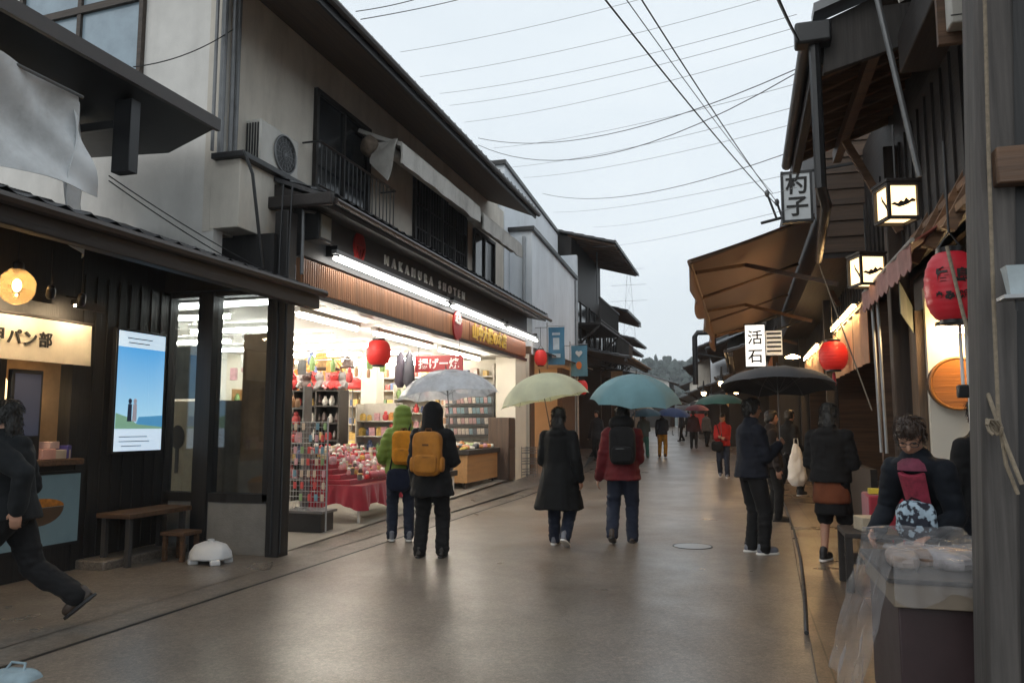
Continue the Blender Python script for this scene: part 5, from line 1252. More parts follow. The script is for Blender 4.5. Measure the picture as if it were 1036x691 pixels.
# main wall line X=1.55 (upper), stall openings below
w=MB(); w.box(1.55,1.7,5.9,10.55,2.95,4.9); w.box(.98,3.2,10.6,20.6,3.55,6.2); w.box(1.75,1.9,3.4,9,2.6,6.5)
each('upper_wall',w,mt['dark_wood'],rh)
bd=MB(); z=3.62
while z<6.1: bd.add([(.98,10.575,z),(3.2,10.575,z),(3.2,10.598,z+.2),(.98,10.598,z+.2),(.98,10.598,z),(3.2,10.598,z)],[(0,1,2,3),(0,4,5,1)]); z+=.205
part('weatherboards',bd,wood('brown_weatherboards',(.07,.042,.026),.7,'x'),rh)
sl=MB(); y=6.0
while y<21: sl.box(1.53,1.55,y,y+.06,2.95,4.2 if y<10.5 else 3.5); y+=.28
sl.box(1.50,1.56,5.9,21,2.90,3.02); part('wall_battens',sl,mt['dark_wood_z'],rh)
er=tile_roof(.58,4.42,2.6,5.15,6.25,9.05,.26,.3); ero=part('eave_roof',er,mt['tile'],rh)
part('soffit',MB().prism([(.62,4.36),(.62,4.39),(1.9,4.86),(1.9,4.83)],'y',6.27,9.0),mt['soffit'],ero)
part('rafter',rafters(.66,4.30,1.75,4.70,6.4,8.95,.30,.055,.075),mt['rafter_wood'],ero)
part('eave_beam',MB().box(.60,.68,6.25,9.02,4.20,4.37),mt['dark_wood'],ero,bev=.008).data.name
part('inner_purlin',MB().box(1.02,1.10,6.25,9.0,4.28,4.40),mt['brown_wood'],ero)
part('gutter',MB().tube([(.55,6.15,4.36),(.55,9.1,4.33)],.055,10),mt['metal_dark'],ero)
part('gutter_corner',MB().box(.46,.72,6.05,6.20,4.30,4.47),mt['metal_dark'],ero,bev=.02)
part('gable_board',MB().prism([(.66,4.10),(.70,4.52),(1.9,4.98),(1.9,4.42)],'y',6.18,6.24),mt['gray_wood'],ero,bev=.006)
part('gable_cap',MB().prism([(.60,4.53),(.60,4.60),(1.95,5.06),(1.95,4.99)],'y',6.05,6.26),mt['metal_grey'],ero)
part('downpipe',MB().tube([(.60,6.13,4.35),(.605,6.13,3.2),(.66,6.35,3.12),(.98,10.55,3.52)],.042,8),mt['metal_dark'],ero)
dp=MB(); 
for x in (.50,.60): dp.tube([(x,9.2,4.35),(x+.02,9.2,2.9)],.035,8)
# near upper eave right above the pillar
ne=MB().prism([(1.02,4.55),(1.0,4.75),(2.2,5.2),(2.2,4.9)],'y',3.2,5.6); part('upper_eave',ne,mt['soffit'],rh)
part('upper_beam',MB().box(1.15,1.40,3.2,6.0,3.95,4.25).box(1.0,2.0,5.6,5.75,4.35,4.6),mt['dark_wood'],rh,bev=.01)
part('upper_tile',tile_roof(.95,4.86,2.3,5.35,3.2,5.7,.26,.3),mt['tile'],rh)
part('broken_flashing',MB().sheet(lambda u,v:(1.02+.16*v-.06*u*(1-v),5.25+.15*v,4.62-.55*u*(1-abs(v-.4)*1.6)),6,6,.01),mt['awning_white'],rh)
# pillar and the dark side of the building beside it
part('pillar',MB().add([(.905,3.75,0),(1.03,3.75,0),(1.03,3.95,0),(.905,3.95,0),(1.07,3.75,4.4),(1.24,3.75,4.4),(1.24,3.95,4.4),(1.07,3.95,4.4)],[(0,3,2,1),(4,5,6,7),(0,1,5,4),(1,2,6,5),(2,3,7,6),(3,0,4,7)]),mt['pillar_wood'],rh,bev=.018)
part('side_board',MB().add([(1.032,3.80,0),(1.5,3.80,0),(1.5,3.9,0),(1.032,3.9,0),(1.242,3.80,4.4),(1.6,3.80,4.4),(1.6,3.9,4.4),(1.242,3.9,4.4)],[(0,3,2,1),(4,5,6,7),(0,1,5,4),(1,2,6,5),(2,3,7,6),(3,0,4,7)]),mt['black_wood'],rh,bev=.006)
part('bracket',MB().box(1.06,1.36,3.68,3.76,2.46,2.62),mt['brown_wood'],rh,bev=.008)
# posts and walls of the stalls below
for x,y,m_ in ((1.50,8.42,'brown_wood'),(1.45,14.3,'dark_wood_z'),(1.45,20.5,'dark_wood_z')): part('post',MB().box(x-.09,x+.09,y-.09,y+.09,0,4.2 if y>8 else 3),mt[m_] if m_!='brown_wood' else wood('post_brown',(.045,.03,.022),.6,'z'),rh,bev=.01)
part('stall_wall',MB().box(1.55,1.62,7.99,8.3,0,2.5),wood('stall_side',(.14,.09,.055),.6,'z'),rh)
part('back_wall',MB().box(1.62,3.6,7.9,7.98,0,2.7),mt['cream'],rh)
part('stall_end_wall',MB().box(3.6,3.7,3.5,21,0,3).box(1.6,3.6,10.4,10.5,0,3).box(1.6,3.6,20.9,21,0,3),mt['brown_wood'],rh)
part('stall_floor',MB().box(1.3,3.6,4.1,21,.03,.06),mt['slab'],rh)
part('stall_ceiling',MB().box(1.6,3.6,4.2,21,2.95,3.0),mt['brown_wood'],rh)
part('low_front',MB().box(1.5,1.58,10.8,14.1,.04,.9),mt['dark_wood_x'],rh)
br=MB()
for i in range(5): br.beam((1.30,5.0+i*.55,2.70),(1.75,5.0+i*.55,3.55),.06,.08)
br.beam((1.05,8.2,4.25),(1.5,8.2,3.3),.05,.07); br.beam((1.05,13.2,4.25),(1.5,13.2,3.3),.05,.07)
each('brace',br,mt['rafter_wood'],rh)
cl_=MB(); 
for k in range(3): cl_.beam((1.36+.15*k,4.6,2.82+.28*k),(1.36+.15*k,7.7,2.82+.28*k),.05,.05)
each('lean_to_rail',cl_,mt['rafter_wood'],rh)
part('stay_pipe',MB().tube([(.86,5.6,5.0),(.92,5.6,4.6),(1.18,5.7,3.1)],.020,8),mt['metal_grey'],rh)
# striped stall awning
t=thing('stall_awning','faded red striped stall awning with scalloped edge beside the red lantern','awning',(1.4,7.2,2.6))
b=MB(); b.sheet(lambda u,v:(1.58-.42*u,6.0+2.25*v,3.0-.28*u-.02*sin(v*40)*u),4,40,.012); part('cover',b,mt['awning_stripe'],t)
b=MB(); b.sheet(lambda u,v:(1.155+.01*sin(v*30),6.0+2.25*v,2.72-u*(.16+.035*abs(sin(v*pi*14)))),3,84,.008); part('valance',b,M('awning_valance',(.30,.16,.15),.8,.3,9),t)
part('front_rail',MB().tube([(1.165,5.95,2.73),(1.165,8.3,2.73)],.016,8),mt['metal_light'],t)
part('side_cloth',MB().sheet(lambda u,v:(1.18+.4*v,6.6+1.6*v,2.55-.25*u),4,6,.006),M('pale_green_cloth',(.22,.24,.19),.8),t)
st=MB()
for y in (7.75,8.05): st.tube([(1.20,y,2.7),(1.22,y,1.2)],.014,6)
part('stay',st,mt['metal_light'],t)
# drum, frame and hanging lamp gear inside the stall
t=thing('drum','round orange drum face hanging on the cream stall wall','drum',(1.95,7.8,1.75))
p=at_y(969,388,7.75); b=MB().prism([(p.x+.225*cos(2*pi*i/32),p.z+.225*sin(2*pi*i/32)) for i in range(32)],'y',p.y-.02,p.y+.12); t.location=p; part('shell',b,mt['brown_wood'],t); part('skin',MB().prism([(p.x+.208*cos(2*pi*i/32),p.z+.208*sin(2*pi*i/32)) for i in range(32)],'y',p.y-.03,p.y-.021),wood('drum_orange',(.55,.20,.04),.4,'x',var=.25),t); part('rim',MB().tube([(p.x+.222*cos(2*pi*i/32),p.y-.02,p.z+.222*sin(2*pi*i/32)) for i in range(32)],.014,8,close=True),M('drum_rim',(.42,.17,.04),.4),t)
p=at_y(978,345,4.75); t=thing('hanging_rail','white hanging rods with a dark clamp below the red lantern','rail',p)
b=MB()
for dx in (-.03,.02,.06): b.tube([(p.x+dx,p.y,p.z+.45),(p.x+dx,p.y,p.z-.28)],.009,6)
part('rod',b,mt['white_paint'],t); part('clamp',MB().obox((p.x+.01,p.y,p.z-.27),(.14,.05,.07)),mt['black'],t,bev=.008)
t=thing('corner_strip','narrow white strip post at the right of the stall opening','post',(1.3,4.7,0))
b=MB().box(1.16,1.20,4.72,4.76,.06,2.2); part('post',b,mt['white_paint'],t); part('tie',MB().obox((1.18,4.715,1.52),(.05,.02,.07)),M('lime_tag',(.45,.62,.05),.5),t)
# lamps inside the stalls (warm)
for i,(x,y,z) in enumerate(((1.99,7.6,2.27),(1.425,12.3,2.965),(1.425,18.0,2.975))):
    L_=.7 if i==0 else 2.8 if i==1 else 3.6
    t=thing('stall_light',('warm lamp bar inside the stall behind the leaning man','warm strip lamp above the first peach curtain','warm strip lamp above the second peach curtain')[i],'lamp',(x,y,z))
    if i==0: part('tube',MB().tube([(x-L_/2,y,z),(x+L_/2,y,z)],.03,8),mt['stall_tube'],t)
    else: part('tube',MB().tube([(x,y-L_/2,z),(x,y+L_/2,z)],.009,8),mt['strip_tube'],t)
    part('housing',MB().box(x-(L_/2 if i==0 else .035),x+(L_/2 if i==0 else .035),y-(.04 if i==0 else L_/2),y+(.04 if i==0 else L_/2),z+.035,z+.07),mt['metal_dark'],t)
# curtains above the stall fronts
for i,(y0,y1,m_) in enumerate(((10.25,13.9,'noren_pink'),(15.9,20.2,'noren_pink'))):
    t=thing('noren_curtain','peach cloth curtain lit from above, '+('nearer one beside the wooden post' if i==0 else 'farther one left of the red lantern'),'curtain',(1.46,y0,2.3))
    n=5 if i==0 else 6; wd=(y1-y0)/n
    for k in range(n): part('panel',MB().sheet(lambda u,v:(1.47+.015*sin(v*7+k)+.01*u*sin(v*13+k*2),y0+wd*(k+.02+.96*v),2.92-.72*u),8,14,.004),mt[m_],t)
    pm_=M('noren_print_%d'%i,(.45,.16,.12),.7)
    b=MB()
    for k in range(n): 
        yc=y0+wd*(k+.5); b.prism([(yc+.16*cos(a)*(1+.3*sin(3*a)),2.55+.13*sin(a)) for a in [2*pi*j/18 for j in range(18)]],'x',1.436,1.440)
    part('rod',MB().tube([(1.47,y0-.1,2.93),(1.47,y1+.1,2.93)],.016,8),mt['dark_wood'],t)
lantern('round red lantern glowing between the two peach curtains on the right',at_x(843,360,1.25),.20,.42,cords=.5,tassel=True)
lantern('large red lantern with black brush characters hanging by the near pillar',tuple(at_y(963,290,4.62)),.135,.38,mt['lantern_red_weak_glow'],[('宮',(-.05,.045,.075)),('島',(.045,.035,.075)),('もみじ堂',(0,-.065,.045))],(1,-.15,0),12,.5)
# wooden box lamps with paper panes
def box_lamp(label,p,s,rz,kind):
    t=thing('box_lamp',label,'lamp',p,rz,'wooden box lamps under the right eave'); h=s*1.15
    part('paper',MB().box(-s/2+.012,s/2-.012,-s/2+.012,s/2-.012,-h/2+.012,h/2-.012),mt['lamp_paper'],t,False)
    f=MB(); w_=.022
    for sx in (-1,1):
        for sy in (-1,1): f.box(sx*s/2-w_/2,sx*s/2+w_/2,sy*s/2-w_/2,sy*s/2+w_/2,-h/2,h/2)
    for z in (-h/2,h/2):
        for sx in (-1,1): f.box(sx*s/2-w_*.45,sx*s/2+w_*.45,-s/2,s/2,z-w_/2,z+w_/2); f.box(-s/2,s/2,sx*s/2-w_*.45,sx*s/2+w_*.45,z-w_/2,z+w_/2)
    part('frame',f,mt['dark_wood_z'],t,False)
    part('top',MB().box(-s*.58,s*.58,-s*.58,s*.58,h/2+.011,h/2+.035),mt['dark_wood'],t,False,bev=.004); part('hanger',MB().tube([(0,0,h/2+.03),(0,0,h/2+.45)],.007,6),mt['cord'],t,False)
    m_=MB()
    for k in (0,1):
        if k==0:
            pl=[(-.42,-.08),(-.30,.0),(-.18,-.04),(-.08,.06),(.02,.02),(.10,.16),(.20,.06),(.30,.14),(.42,.10),(.40,.03),(.28,.02),(.16,-.06),(.0,-.12),(-.14,-.16),(-.28,-.10)]
            pl=[(x*s,z*s-.01) for x,z in pl]; m_.prism(pl,'y',-s/2+.006,-s/2+.010)
        else:
            pl=[(-.30,-.3),(-.1,-.05),(.05,.1),(.1,.3),(.0,.15),(-.15,.0),(-.33,-.2)]; pl=[(x*s,z*s) for x,z in pl]; m_.prism(pl,'x',-s/2+.006,-s/2+.010)
    part('motif',m_,mt['ink'],t,False); return t
box_lamp('glowing wooden box lamp with a dark motif, the upper nearer one',at_y(907,207,5.9),.205,.28,0)
box_lamp('glowing wooden box lamp with a dark motif, the lower farther one',at_y(877,275,7.7),.225,.35,1)
# brown folding awning across the street side
t=thing('folding_awning','large brown canvas awning stretched over the right side of the street','awning',(.2,15,3.6))
N0=at_y(700,265,10.5); a0=V((-.62,10.5,3.62)); 
AX0,AX1,AZ0,AZ1,AY0,AY1=-.62,.95,3.62,4.12,10.5,20.0
b=MB(); b.sheet(lambda u,v:(AX1+(AX0-AX1)*u,AY0+(AY1-AY0)*v,AZ1+(AZ0-AZ1)*u-.035*sin(u*pi)*(.6+.4*sin(v*pi*3)**2)),10,32,.006); part('canvas',b,mt['awning_brown'],t)
b=MB(); b.sheet(lambda u,v:(AX0-.005+.05*u*sin(v*22),AY0+(AY1-AY0)*v,AZ0-u*(.42+.05*sin(v*31))),5,60,.006); part('valance',b,mt['awning_brown'],t)
f=MB(); f.tube([(AX0,AY0,AZ0-.03),(AX0,AY1,AZ0-.03)],.03,8)
for y in (AY0+.05,AY0+3.1,AY0+6.3,AY1-.05): f.tube([(AX0,y,AZ0-.04),(AX1,y,AZ1-.04)],.025,8)
part('frame',f,mt['brown_wood'],t)
f=MB()
for y in (AY0+.6,AY0+4.5,AY1-.8): f.beam((AX1+.3,y,3.3),(.1,y+.5,3.72),.06,.06); f.beam((.1,y+.5,3.72),(AX0+.05,y+.1,AZ0-.05),.05,.05)
each('folding_arm',f,mt['brown_wood'],t)
part('stay_cord',MB().tube([(.95,10.6,3.6),(1.28,8.9,1.6)],.008,6),mt['rope'],t)
# signs
p=at_y(806,200,10.3); t=thing('projecting_sign','white projecting sign with two black brushed characters above the brown awning','sign',p)
w_,h_=.34,.62; part('box',MB().box(p.x-w_/2,p.x+w_/2,p.y-.05,p.y+.05,p.z-h_/2,p.z+h_/2),M('sign_white',(.62,.66,.68),.5,.08,6),t,bev=.01)
fr=MB()
for sx in (-1,1): fr.box(p.x+sx*w_/2-.015,p.x+sx*w_/2+.015,p.y-.06,p.y+.06,p.z-h_/2-.02,p.z+h_/2+.02)
for sz in (-1,1): fr.box(p.x-w_/2,p.x+w_/2,p.y-.062,p.y+.062,p.z+sz*h_/2-.015,p.z+sz*h_/2+.015)
part('frame',fr,mt['metal_dark'],t)
for k,c in enumerate('杓子'): sign_text(t,'lettering',c,.27,(p.x,p.y-.055,p.z+.14-.28*k),(1,0,0),ZP,mt['ink'],.006,.004)
part('arm',MB().beam((p.x,p.y,p.z+h_/2),(p.x+.7,p.y+.1,p.z+h_/2+.1),.03,.03),mt['metal_dark'],t)
p=at_y(764,350,16.0); t=thing('lit_sign','tall glowing white sign with two brushed characters under the brown awning','sign',p)
w_,h_=.36,.80; part('face',MB().box(p.x-w_/2,p.x+w_/2,p.y-.06,p.y+.06,p.z-h_/2,p.z+h_/2),mt['sign_lit'],t)
for k,c in enumerate('活石'): sign_text(t,'lettering',c,.29,(p.x,p.y-.063,p.z+.14-.36*k),(1,0,0),ZP,mt['ink'],.004,.006)
part('frame',MB().box(p.x-w_/2-.02,p.x+w_/2+.02,p.y-.07,p.y+.07,p.z+h_/2,p.z+h_/2+.03).box(p.x-w_/2-.02,p.x+w_/2+.02,p.y-.07,p.y+.07,p.z-h_/2-.03,p.z-h_/2),mt['metal_dark'],t)
part('bracket',MB().beam((p.x,p.y,p.z+h_/2+.03),(p.x+.9,p.y,p.z+h_/2+.35),.04,.04),mt['metal_dark'],t)
p=at_y(783,347,17.0); t=thing('lit_menu','small lit striped notice beside the tall glowing sign','sign',p)
part('face',MB().box(p.x-.16,p.x+.16,p.y-.03,p.y+.03,p.z-.25,p.z+.25),glow('dim_notice',(.8,.78,.7),.35),t)
b=MB(); 
for k in range(5): b.box(p.x-.14,p.x+.14,p.y-.036,p.y-.031,p.z-.19+k*.09,p.z-.15+k*.09)
part('stripes',b,mt['metal_dark'],t)
part('bracket',MB().beam((p.x,p.y,p.z+.25),(p.x+.9,p.y,p.z+.55),.03,.03),mt['metal_dark'],t)
p=at_y(802,362,14.8); solo('ceiling_lamp',MB().lathe([(.02,.06),(.12,.02),(.13,0),(.02,-.02)],p,16),mt['bulb_strip'],'warm ceiling lamp glowing above the dark umbrella','lamp')
# meter box and lamp at the right edge
t=thing('meter_box','beige meter box fixed high beside the near pillar','box',(1.3,4.6,4.3)); p=at_y(981,5,4.7)
part('case',MB().box(p.x-.11,p.x+.11,p.y-.06,p.y+.06,p.z-.12,p.z+.25),mt['ac_white'],t,bev=.01); part('strap',MB().box(p.x-.112,p.x+.112,p.y-.063,p.y-.06,p.z-.08,p.z-.075),mt['metal_dark'],t); part('backing',MB().box(p.x-.15,p.x+.5,p.y+.06,p.y+.10,p.z-.18,p.z+.3),mt['brown_wood'],t)
p=at_y(1027,292,3.6); t=thing('pillar_lamp','small grey lantern lamp on the right of the near pillar','lamp',p)
part('shade',MB().loft([(p.x,p.y,p.z-.03),(p.x,p.y,p.z+.075),(p.x,p.y,p.z+.09)],[.032,.05,.055],[.032,.05,.055],4,[pi/4]*3),M('lamp_glass',(.40,.47,.50),.2),t); part('base',MB().box(p.x-.055,p.x+.055,p.y-.055,p.y+.055,p.z-.045,p.z-.03),mt['metal_light'],t); part('finial',MB().tube([(p.x,p.y,p.z-.045),(p.x,p.y,p.z-.09)],.006,6),mt['metal_dark'],t); part('arm',MB().beam((p.x,p.y,p.z+.09),(p.x+.15,p.y+.05,p.z+.09),.02,.02),mt['metal_dark'],t)
# ropes on the pillar
P=lambda x,y,Y: at_y(x,y,Y)
solo('rope',MB().tube([P(996,-10,3.70),P(1000,150,3.70),P(1005,300,3.69),P(1010,420,3.68),P(1018,470,3.67),P(1030,500,3.66)],.008,8),mt['rope'],'grey rope hanging down the near pillar','rope')
b=MB().tube([P(958,250,4.5),P(975,320,4.2),P(1000,400,3.75),P(1018,450,3.66),P(1034,490,3.62)],.009,8)
for k in range(4): a=k*1.7; b.tube([P(1006+8*cos(a+j*.6),432+8*sin(a+j*.9),3.62+.01*j) for j in range(9)],.006,6)
solo('rope',b,mt['rope'],'slanting rope tied in a knot on the near pillar','rope')
# covered stall counter
t=thing('stall_counter','dark box counter of the near right stall','counter',(.9,4.4,.04))
part('box_body',MB().box(.66,1.12,4.10,4.95,.04,.62),mt['maroon'],t,bev=.008); part('rim_board',MB().box(.64,1.13,4.07,4.98,.62,.73),M('counter_rim',(.20,.165,.125),.6,.2,5),t,bev=.006); part('top_board',MB().box(.62,1.14,4.06,5.0,.73,.75),mt['gray_wood'],t)
for i in range(5): solo('wrapped_bundle',MB().ell((.74+.09*i,4.42+.1*(i%2),.79),.07,.16,.045,14,8,.7,(0,0,.3*i)),M('bundle_%d'%i,((.30,.24,.20),(.22,.15,.11),(.35,.33,.33),(.42,.20,.07),(.25,.22,.2))[i],.5,.3,20),('tan bundle under the plastic film at the street end','brown bundle under the plastic film','grey bundle in the middle under the plastic film','orange brown bundle under the plastic film','beige bundle under the plastic film beside the pillar')[i],'bundle')
b=MB()
def pf(u,v):
    # sheet draped over the counter top: hangs down the street side
    s=u*1.15
    nz=noise.noise((u*5,v*7,3.1))*.035+noise.noise((u*13,v*15,1.2))*.016
    if s<.5: return (1.14-s, 4.03+v*1.0, .855+nz+.02*sin(v*9))
    k=s-.5
    return (.64-.10*sin(k*1.6)-.17*k+nz*.9, 4.03+v*1.0-.02+.04*k*(v-.5), .845-k*1.15+nz*.4)
b.sheet(pf,46,50); fo=solo('plastic_sheet',b,mt['film'],'crumpled clear plastic sheet draped over the stall counter','plastic sheet')
solo('plastic_sheet',MB().sheet(lambda u,v:(.64+.5*v,4.045+.012*sin(v*30),.84-.18*u*(1+.2*sin(v*9))+noise.noise((v*9,u*5,9))*.02),8,30),mt['film'],'short front fold of clear plastic along the counter edge','plastic sheet')
# table, red crate, cardboard box behind the woman
t=thing('side_table','small dark wooden table beside the standing woman on the right','table',(1.0,7.6,.05))
part('top',MB().box(.80,1.25,7.35,7.95,.50,.54),mt['dark_wood_x'],t,bev=.005)
for x,y in ((.83,7.39),(1.22,7.39),(.83,7.91),(1.22,7.91)): part('leg',MB().box(x-.03,x+.03,y-.03,y+.03,.05,.50),mt['dark_wood_z'],t)
part('shelf',MB().box(.84,1.21,7.4,7.9,.28,.30),mt['dark_wood_x'],t)
solo('red_crate',MB().box(1.10,1.50,8.1,8.6,.05,.80),mt['red_cloth'],'red cloth covered crate behind the small dark table','crate',bev=.02)
solo('yellow_box',MB().obox((1.18,8.25,.83),(.12,.1,.05)),M('yellow_box',(.62,.50,.05),.5),'small yellow box on top of the red crate','box',bev=.004)
solo('cardboard_box',MB().box(.95,1.2,7.5,7.8,.302,.46),mt['card'],'cardboard box on the lower shelf of the small table','box',bev=.004)
solo('paper_parcel',MB().obox((1.03,7.62,.60),(.20,.22,.12),(0,0,.2)),M('parcel',(.42,.36,.27),.7),'pale paper parcel on the small dark table','parcel',bev=.01)
# hose along the kerb
pts=[at_z(785,497,.06),at_z(794,510,.055),at_z(803,535,.05),at_z(810,565,.05),at_z(814,600,.05),at_z(816,640,.05)]
solo('hose',MB().tube(pts,.015,8),mt['black'],'black rubber hose lying along the right kerb','hose')
# ---------------------------------------------------------------- overhead wires
def wire(label,a,b,sag,r,group,m_=None):
    a,b=V(a),V(b); pts=[a.lerp(b,i/16)-V((0,0,sag*4*(i/16)*(1-i/16))) for i in range(17)]
    return solo('overhead_wire',MB().tube(pts,r,5),m_ or mt['wire_far'],label,'wire',(pts[0].x,pts[0].y,pts[0].z),group)
cross=[((405,53),(612,2)),((425,78),(760,0)),((445,95),(806,15)),((455,107),(806,28)),((470,124),(806,46)),((500,150),(806,85)),((510,170),(806,108)),((530,180),(806,125)),((560,215),(806,175)),((600,230),(806,190)),((600,250),(806,210))]
for i,(a,b_) in enumerate(cross):
    A=at_x(*a,-4.5); B=at_x(*b_,.62) if b_[0]>790 else A+(at_y(*b_,9.5)-A)*(1.0+.7*(790-b_[0])/190); wire('thin pale wire crossing the sky between the two rows of roofs',A,B,.10,.0028,'thin wires crossing the street')
for i,(a,b_,s,lab) in enumerate((((484,140),(806,70),.35,'darker sagging cable crossing high over the street, upper of a pair'),((484,147),(806,74),.55,'darker sagging cable crossing high over the street, lower of a pair'),((549,196),(800,154),.3,'darker cable crossing lower over the street beyond the eave'))):
    wire(lab,at_x(*a,-4.6),at_x(*b_,.6),s,.0052,'darker cables crossing the street',mt['cord'])
for i,(a,b_,lab) in enumerate((((606,-8),(786,208),'thick black cable running down to the bracket, leftmost of three'),((628,-8),(782,196),'thin black cable between the two thicker ones'),((644,-8),(787,206),'black cable running down to the bracket, rightmost of three'))):
    A=at_y(*a,4.0); wire(lab,A,at_y(*b_,10.4),.04,(.0055,.003,.0045)[i],'cables running down to the bracket',mt['cord'])
wire('black cable reaching the corner of the right eave',at_y(784,-8,4.2),at_y(808,42,6.1),.01,.010,None,mt['cord'])
t=thing('cable_bracket','steel cable bracket with insulators above the brown awning','bracket',at_y(790,210,10.4))
A,B=at_y(786,205,10.4),at_y(792,222,10.4); b=MB().tube([A,B],.015,6).tube([at_y(776,196,10.4),at_y(786,222,10.4)],.015,6).tube([at_y(770,226,10.4),at_y(812,215,10.5)],.02,6)
part('arms',b,mt['metal_dark'],t); part('insulator',MB().ell(A,.03,.03,.05,8,6).ell(at_y(776,196,10.4),.03,.03,.05,8,6),mt['metal_grey'],t)
for i,(a,b_,xa,xb,lab) in enumerate((((110,178),(330,302),-5.3,-4.8,'cable sagging from the tarpaulin to the shop corner, upper one'),((110,183),(320,306),-5.3,-4.85,'cable sagging from the tarpaulin to the shop corner, lower one'),((135,68),(236,30),-5.6,-5.5,'thin cable along the pale upper wall on the left'))):
    wire(lab,at_x(*a,xa),at_x(*b_,xb),.08,.006,'cables on the left fronts',mt['cord'])
for i,(a,b_) in enumerate((((360,12),(430,-3)),((365,20),(480,-4)))): wire('short dark cable over the left eave',at_x(*a,-4.45),at_x(*b_,-3.9),.02,.006,'cables over the left eave',mt['cord'])
# ---------------------------------------------------------------- the people
trainer=M('grey_trainer',(.16,.17,.20),.6,.2,20); trainer.name='grey_trainer'
btrainer=M('black_trainer',(.02,.02,.022),.5,.2,20); btrainer.name='black_trainer'
dshoe=M('dark_shoe',(.03,.024,.02),.45,.2,20); tan=M('tan_boot',(.13,.055,.02),.6,.2,20)
navy=fab('navy_jacket',(.012,.014,.022)); black=fab('black_cloth',(.010,.010,.011)); blackwet=M('black_raincoat',(.007,.0075,.008),.72,.3,7,.1,100,spec=.15)
denim=fab('dark_denim',(.020,.026,.045)); dark=fab('charcoal_trousers',(.013,.013,.014))
orange=fab('orange_pack',(.42,.17,.028),.65); orange_d=fab('orange_pack_dark',(.12,.05,.015),.6)

# 1 woman in the green quilted jacket, by the red table
t,A,pel,neck,hc,sp=person('person in lime green hooded puffer jacket beside the red souvenir table',(-4.18,9.35,.012),R(28),1.66,
  feet=((-.11,.0,0),(.10,-.08,0)),hands=((-.22,.20,.98),(.20,.22,.86)),coat=fab('lime_quilt',(.17,.245,.045),.6),hem=.50,trousers=denim,shoe=trainer,hood='up',hair=None,coat_fn='quilt',puff=.10,voxel=.014,fold=.006,face=True,head_yaw=.25)
W=lambda t,p: basis(t) @ V(p)
backpack('bright orange backpack on the lime green jacket',W(t,(.02,-.15,1.16)),None,R(28)-.25,(.27,.16,.42),fab('bright_orange_pack',(.62,.24,.02)),orange_d,orange_d)
b=thing('shoulder_bag','navy shoulder bag hanging at the hip of the lime green jacket','bag',W(t,(-.05,-.20,.76)),R(20))
link('pouch',skin(MB().ell((0,0,0),.15,.07,.14,20,12,.5),.01,.006,14,2),fab('navy_bag',(.012,.016,.035)),b); part('strap',MB().tube([(-.11,0,.10),(-.06,.0,.38),(.05,.05,.62),(.12,.16,.70)],.012,6),black,b,False); part('strap',MB().tube([(.11,0,.10),(.10,.02,.38),(.12,.08,.62),(.13,.16,.70)],.012,6),black,b,False)
# 2 person in black with the orange backpack, clear umbrella
t,A,pel,neck,hc,sp=person('person in long black coat and hood carrying the large orange backpack under the clear umbrella',(-3.35,8.32,0),R(8),1.68,
  feet=((-.13,.0,0),(.12,.02,0)),hands=((-.20,.02,.80),(.16,.24,1.16)),coat=black,hem=.40,flare=1.3,trousers=dark,shoe=dshoe,hood='up',hair=None,voxel=.013,girth=1.10,fold=.009)
backpack('large orange backpack with front pocket on the back of the black coat',W(t,(0,-.14,1.14)),None,R(8),(.32,.17,.48),orange,orange_d,orange_d,style=1)
g=W(t,(.16,.26,1.18)); tip=at_y(455,376,8.75); d=(tip-g); umbrella('clear vinyl umbrella held by the person with the large orange backpack',g,d+V((0,-.12,0)),d.length,.59,mt['vinyl'],.31,8,.25,rib_m=mt['metal_light'])
# 3 long black raincoat, pale yellow umbrella, walking
t,A,pel,neck,hc,sp=person('person in a long hooded black raincoat walking away under the pale yellow umbrella',(-2.17,9.5,0),R(-4),1.66,
  feet=((-.10,.14,0),(.12,-.16,.03)),heel=(0,.6),hands=((-.13,.22,1.10),(.27,-.02,.80)),coat=blackwet,hem=.27,flare=1.8,trousers=denim,shoe=trainer,hair=HAIR,hair_long=.06,hood='down',voxel=.013,girth=1.08,drop=.01,fold=.005,wr=.35)
g=W(t,(-.13,.24,1.12)); tip=at_y(549,379,9.85); d=tip-g; umbrella('pale yellow umbrella over the walking black raincoat',g,d+V((0,-.14,0)),d.length,.565,cloth_thin('pale_yellow_cloth',(.86,.87,.70),.6),.35,8,.1)
# 4 red coat, black backpack, teal umbrella
t,A,pel,neck,hc,sp=person('person in a dark red coat and jeans walking away with a small black backpack',(-1.46,9.95,0),R(3),1.70,
  feet=((-.12,-.18,.03),(.10,.10,0)),heel=(.5,0),hands=((-.30,.02,.80),(.12,.25,1.16)),coat=fab('wine_red_coat',(.115,.014,.018),.75),hem=.455,flare=1.2,trousers=denim,shoe=M('brown_boot',(.055,.04,.032),.5,.2,20),hair=HAIR,hair_long=.05,hood=None,voxel=.013,girth=1.10,fold=.009,drop=.01)
backpack('small black backpack on the dark red coat',W(t,(0.02,-.14,1.20)),None,R(3),(.32,.15,.46),black,black,mt['metal_grey'])
part_=solo('scarf',MB().ell(W(t,(0,-.03,1.47)),.16,.13,.10,18,10,.8),black,'thick black scarf round the neck of the dark red coat','scarf')
g=W(t,(.12,.27,1.18)); tip=at_y(646,379,10.3); d=tip-g; umbrella('teal blue umbrella over the dark red coat',g,d+V((0,-.24,0)),d.length,.58,cloth_thin('teal_cloth',(.22,.41,.46),.4),.35,8,.05)
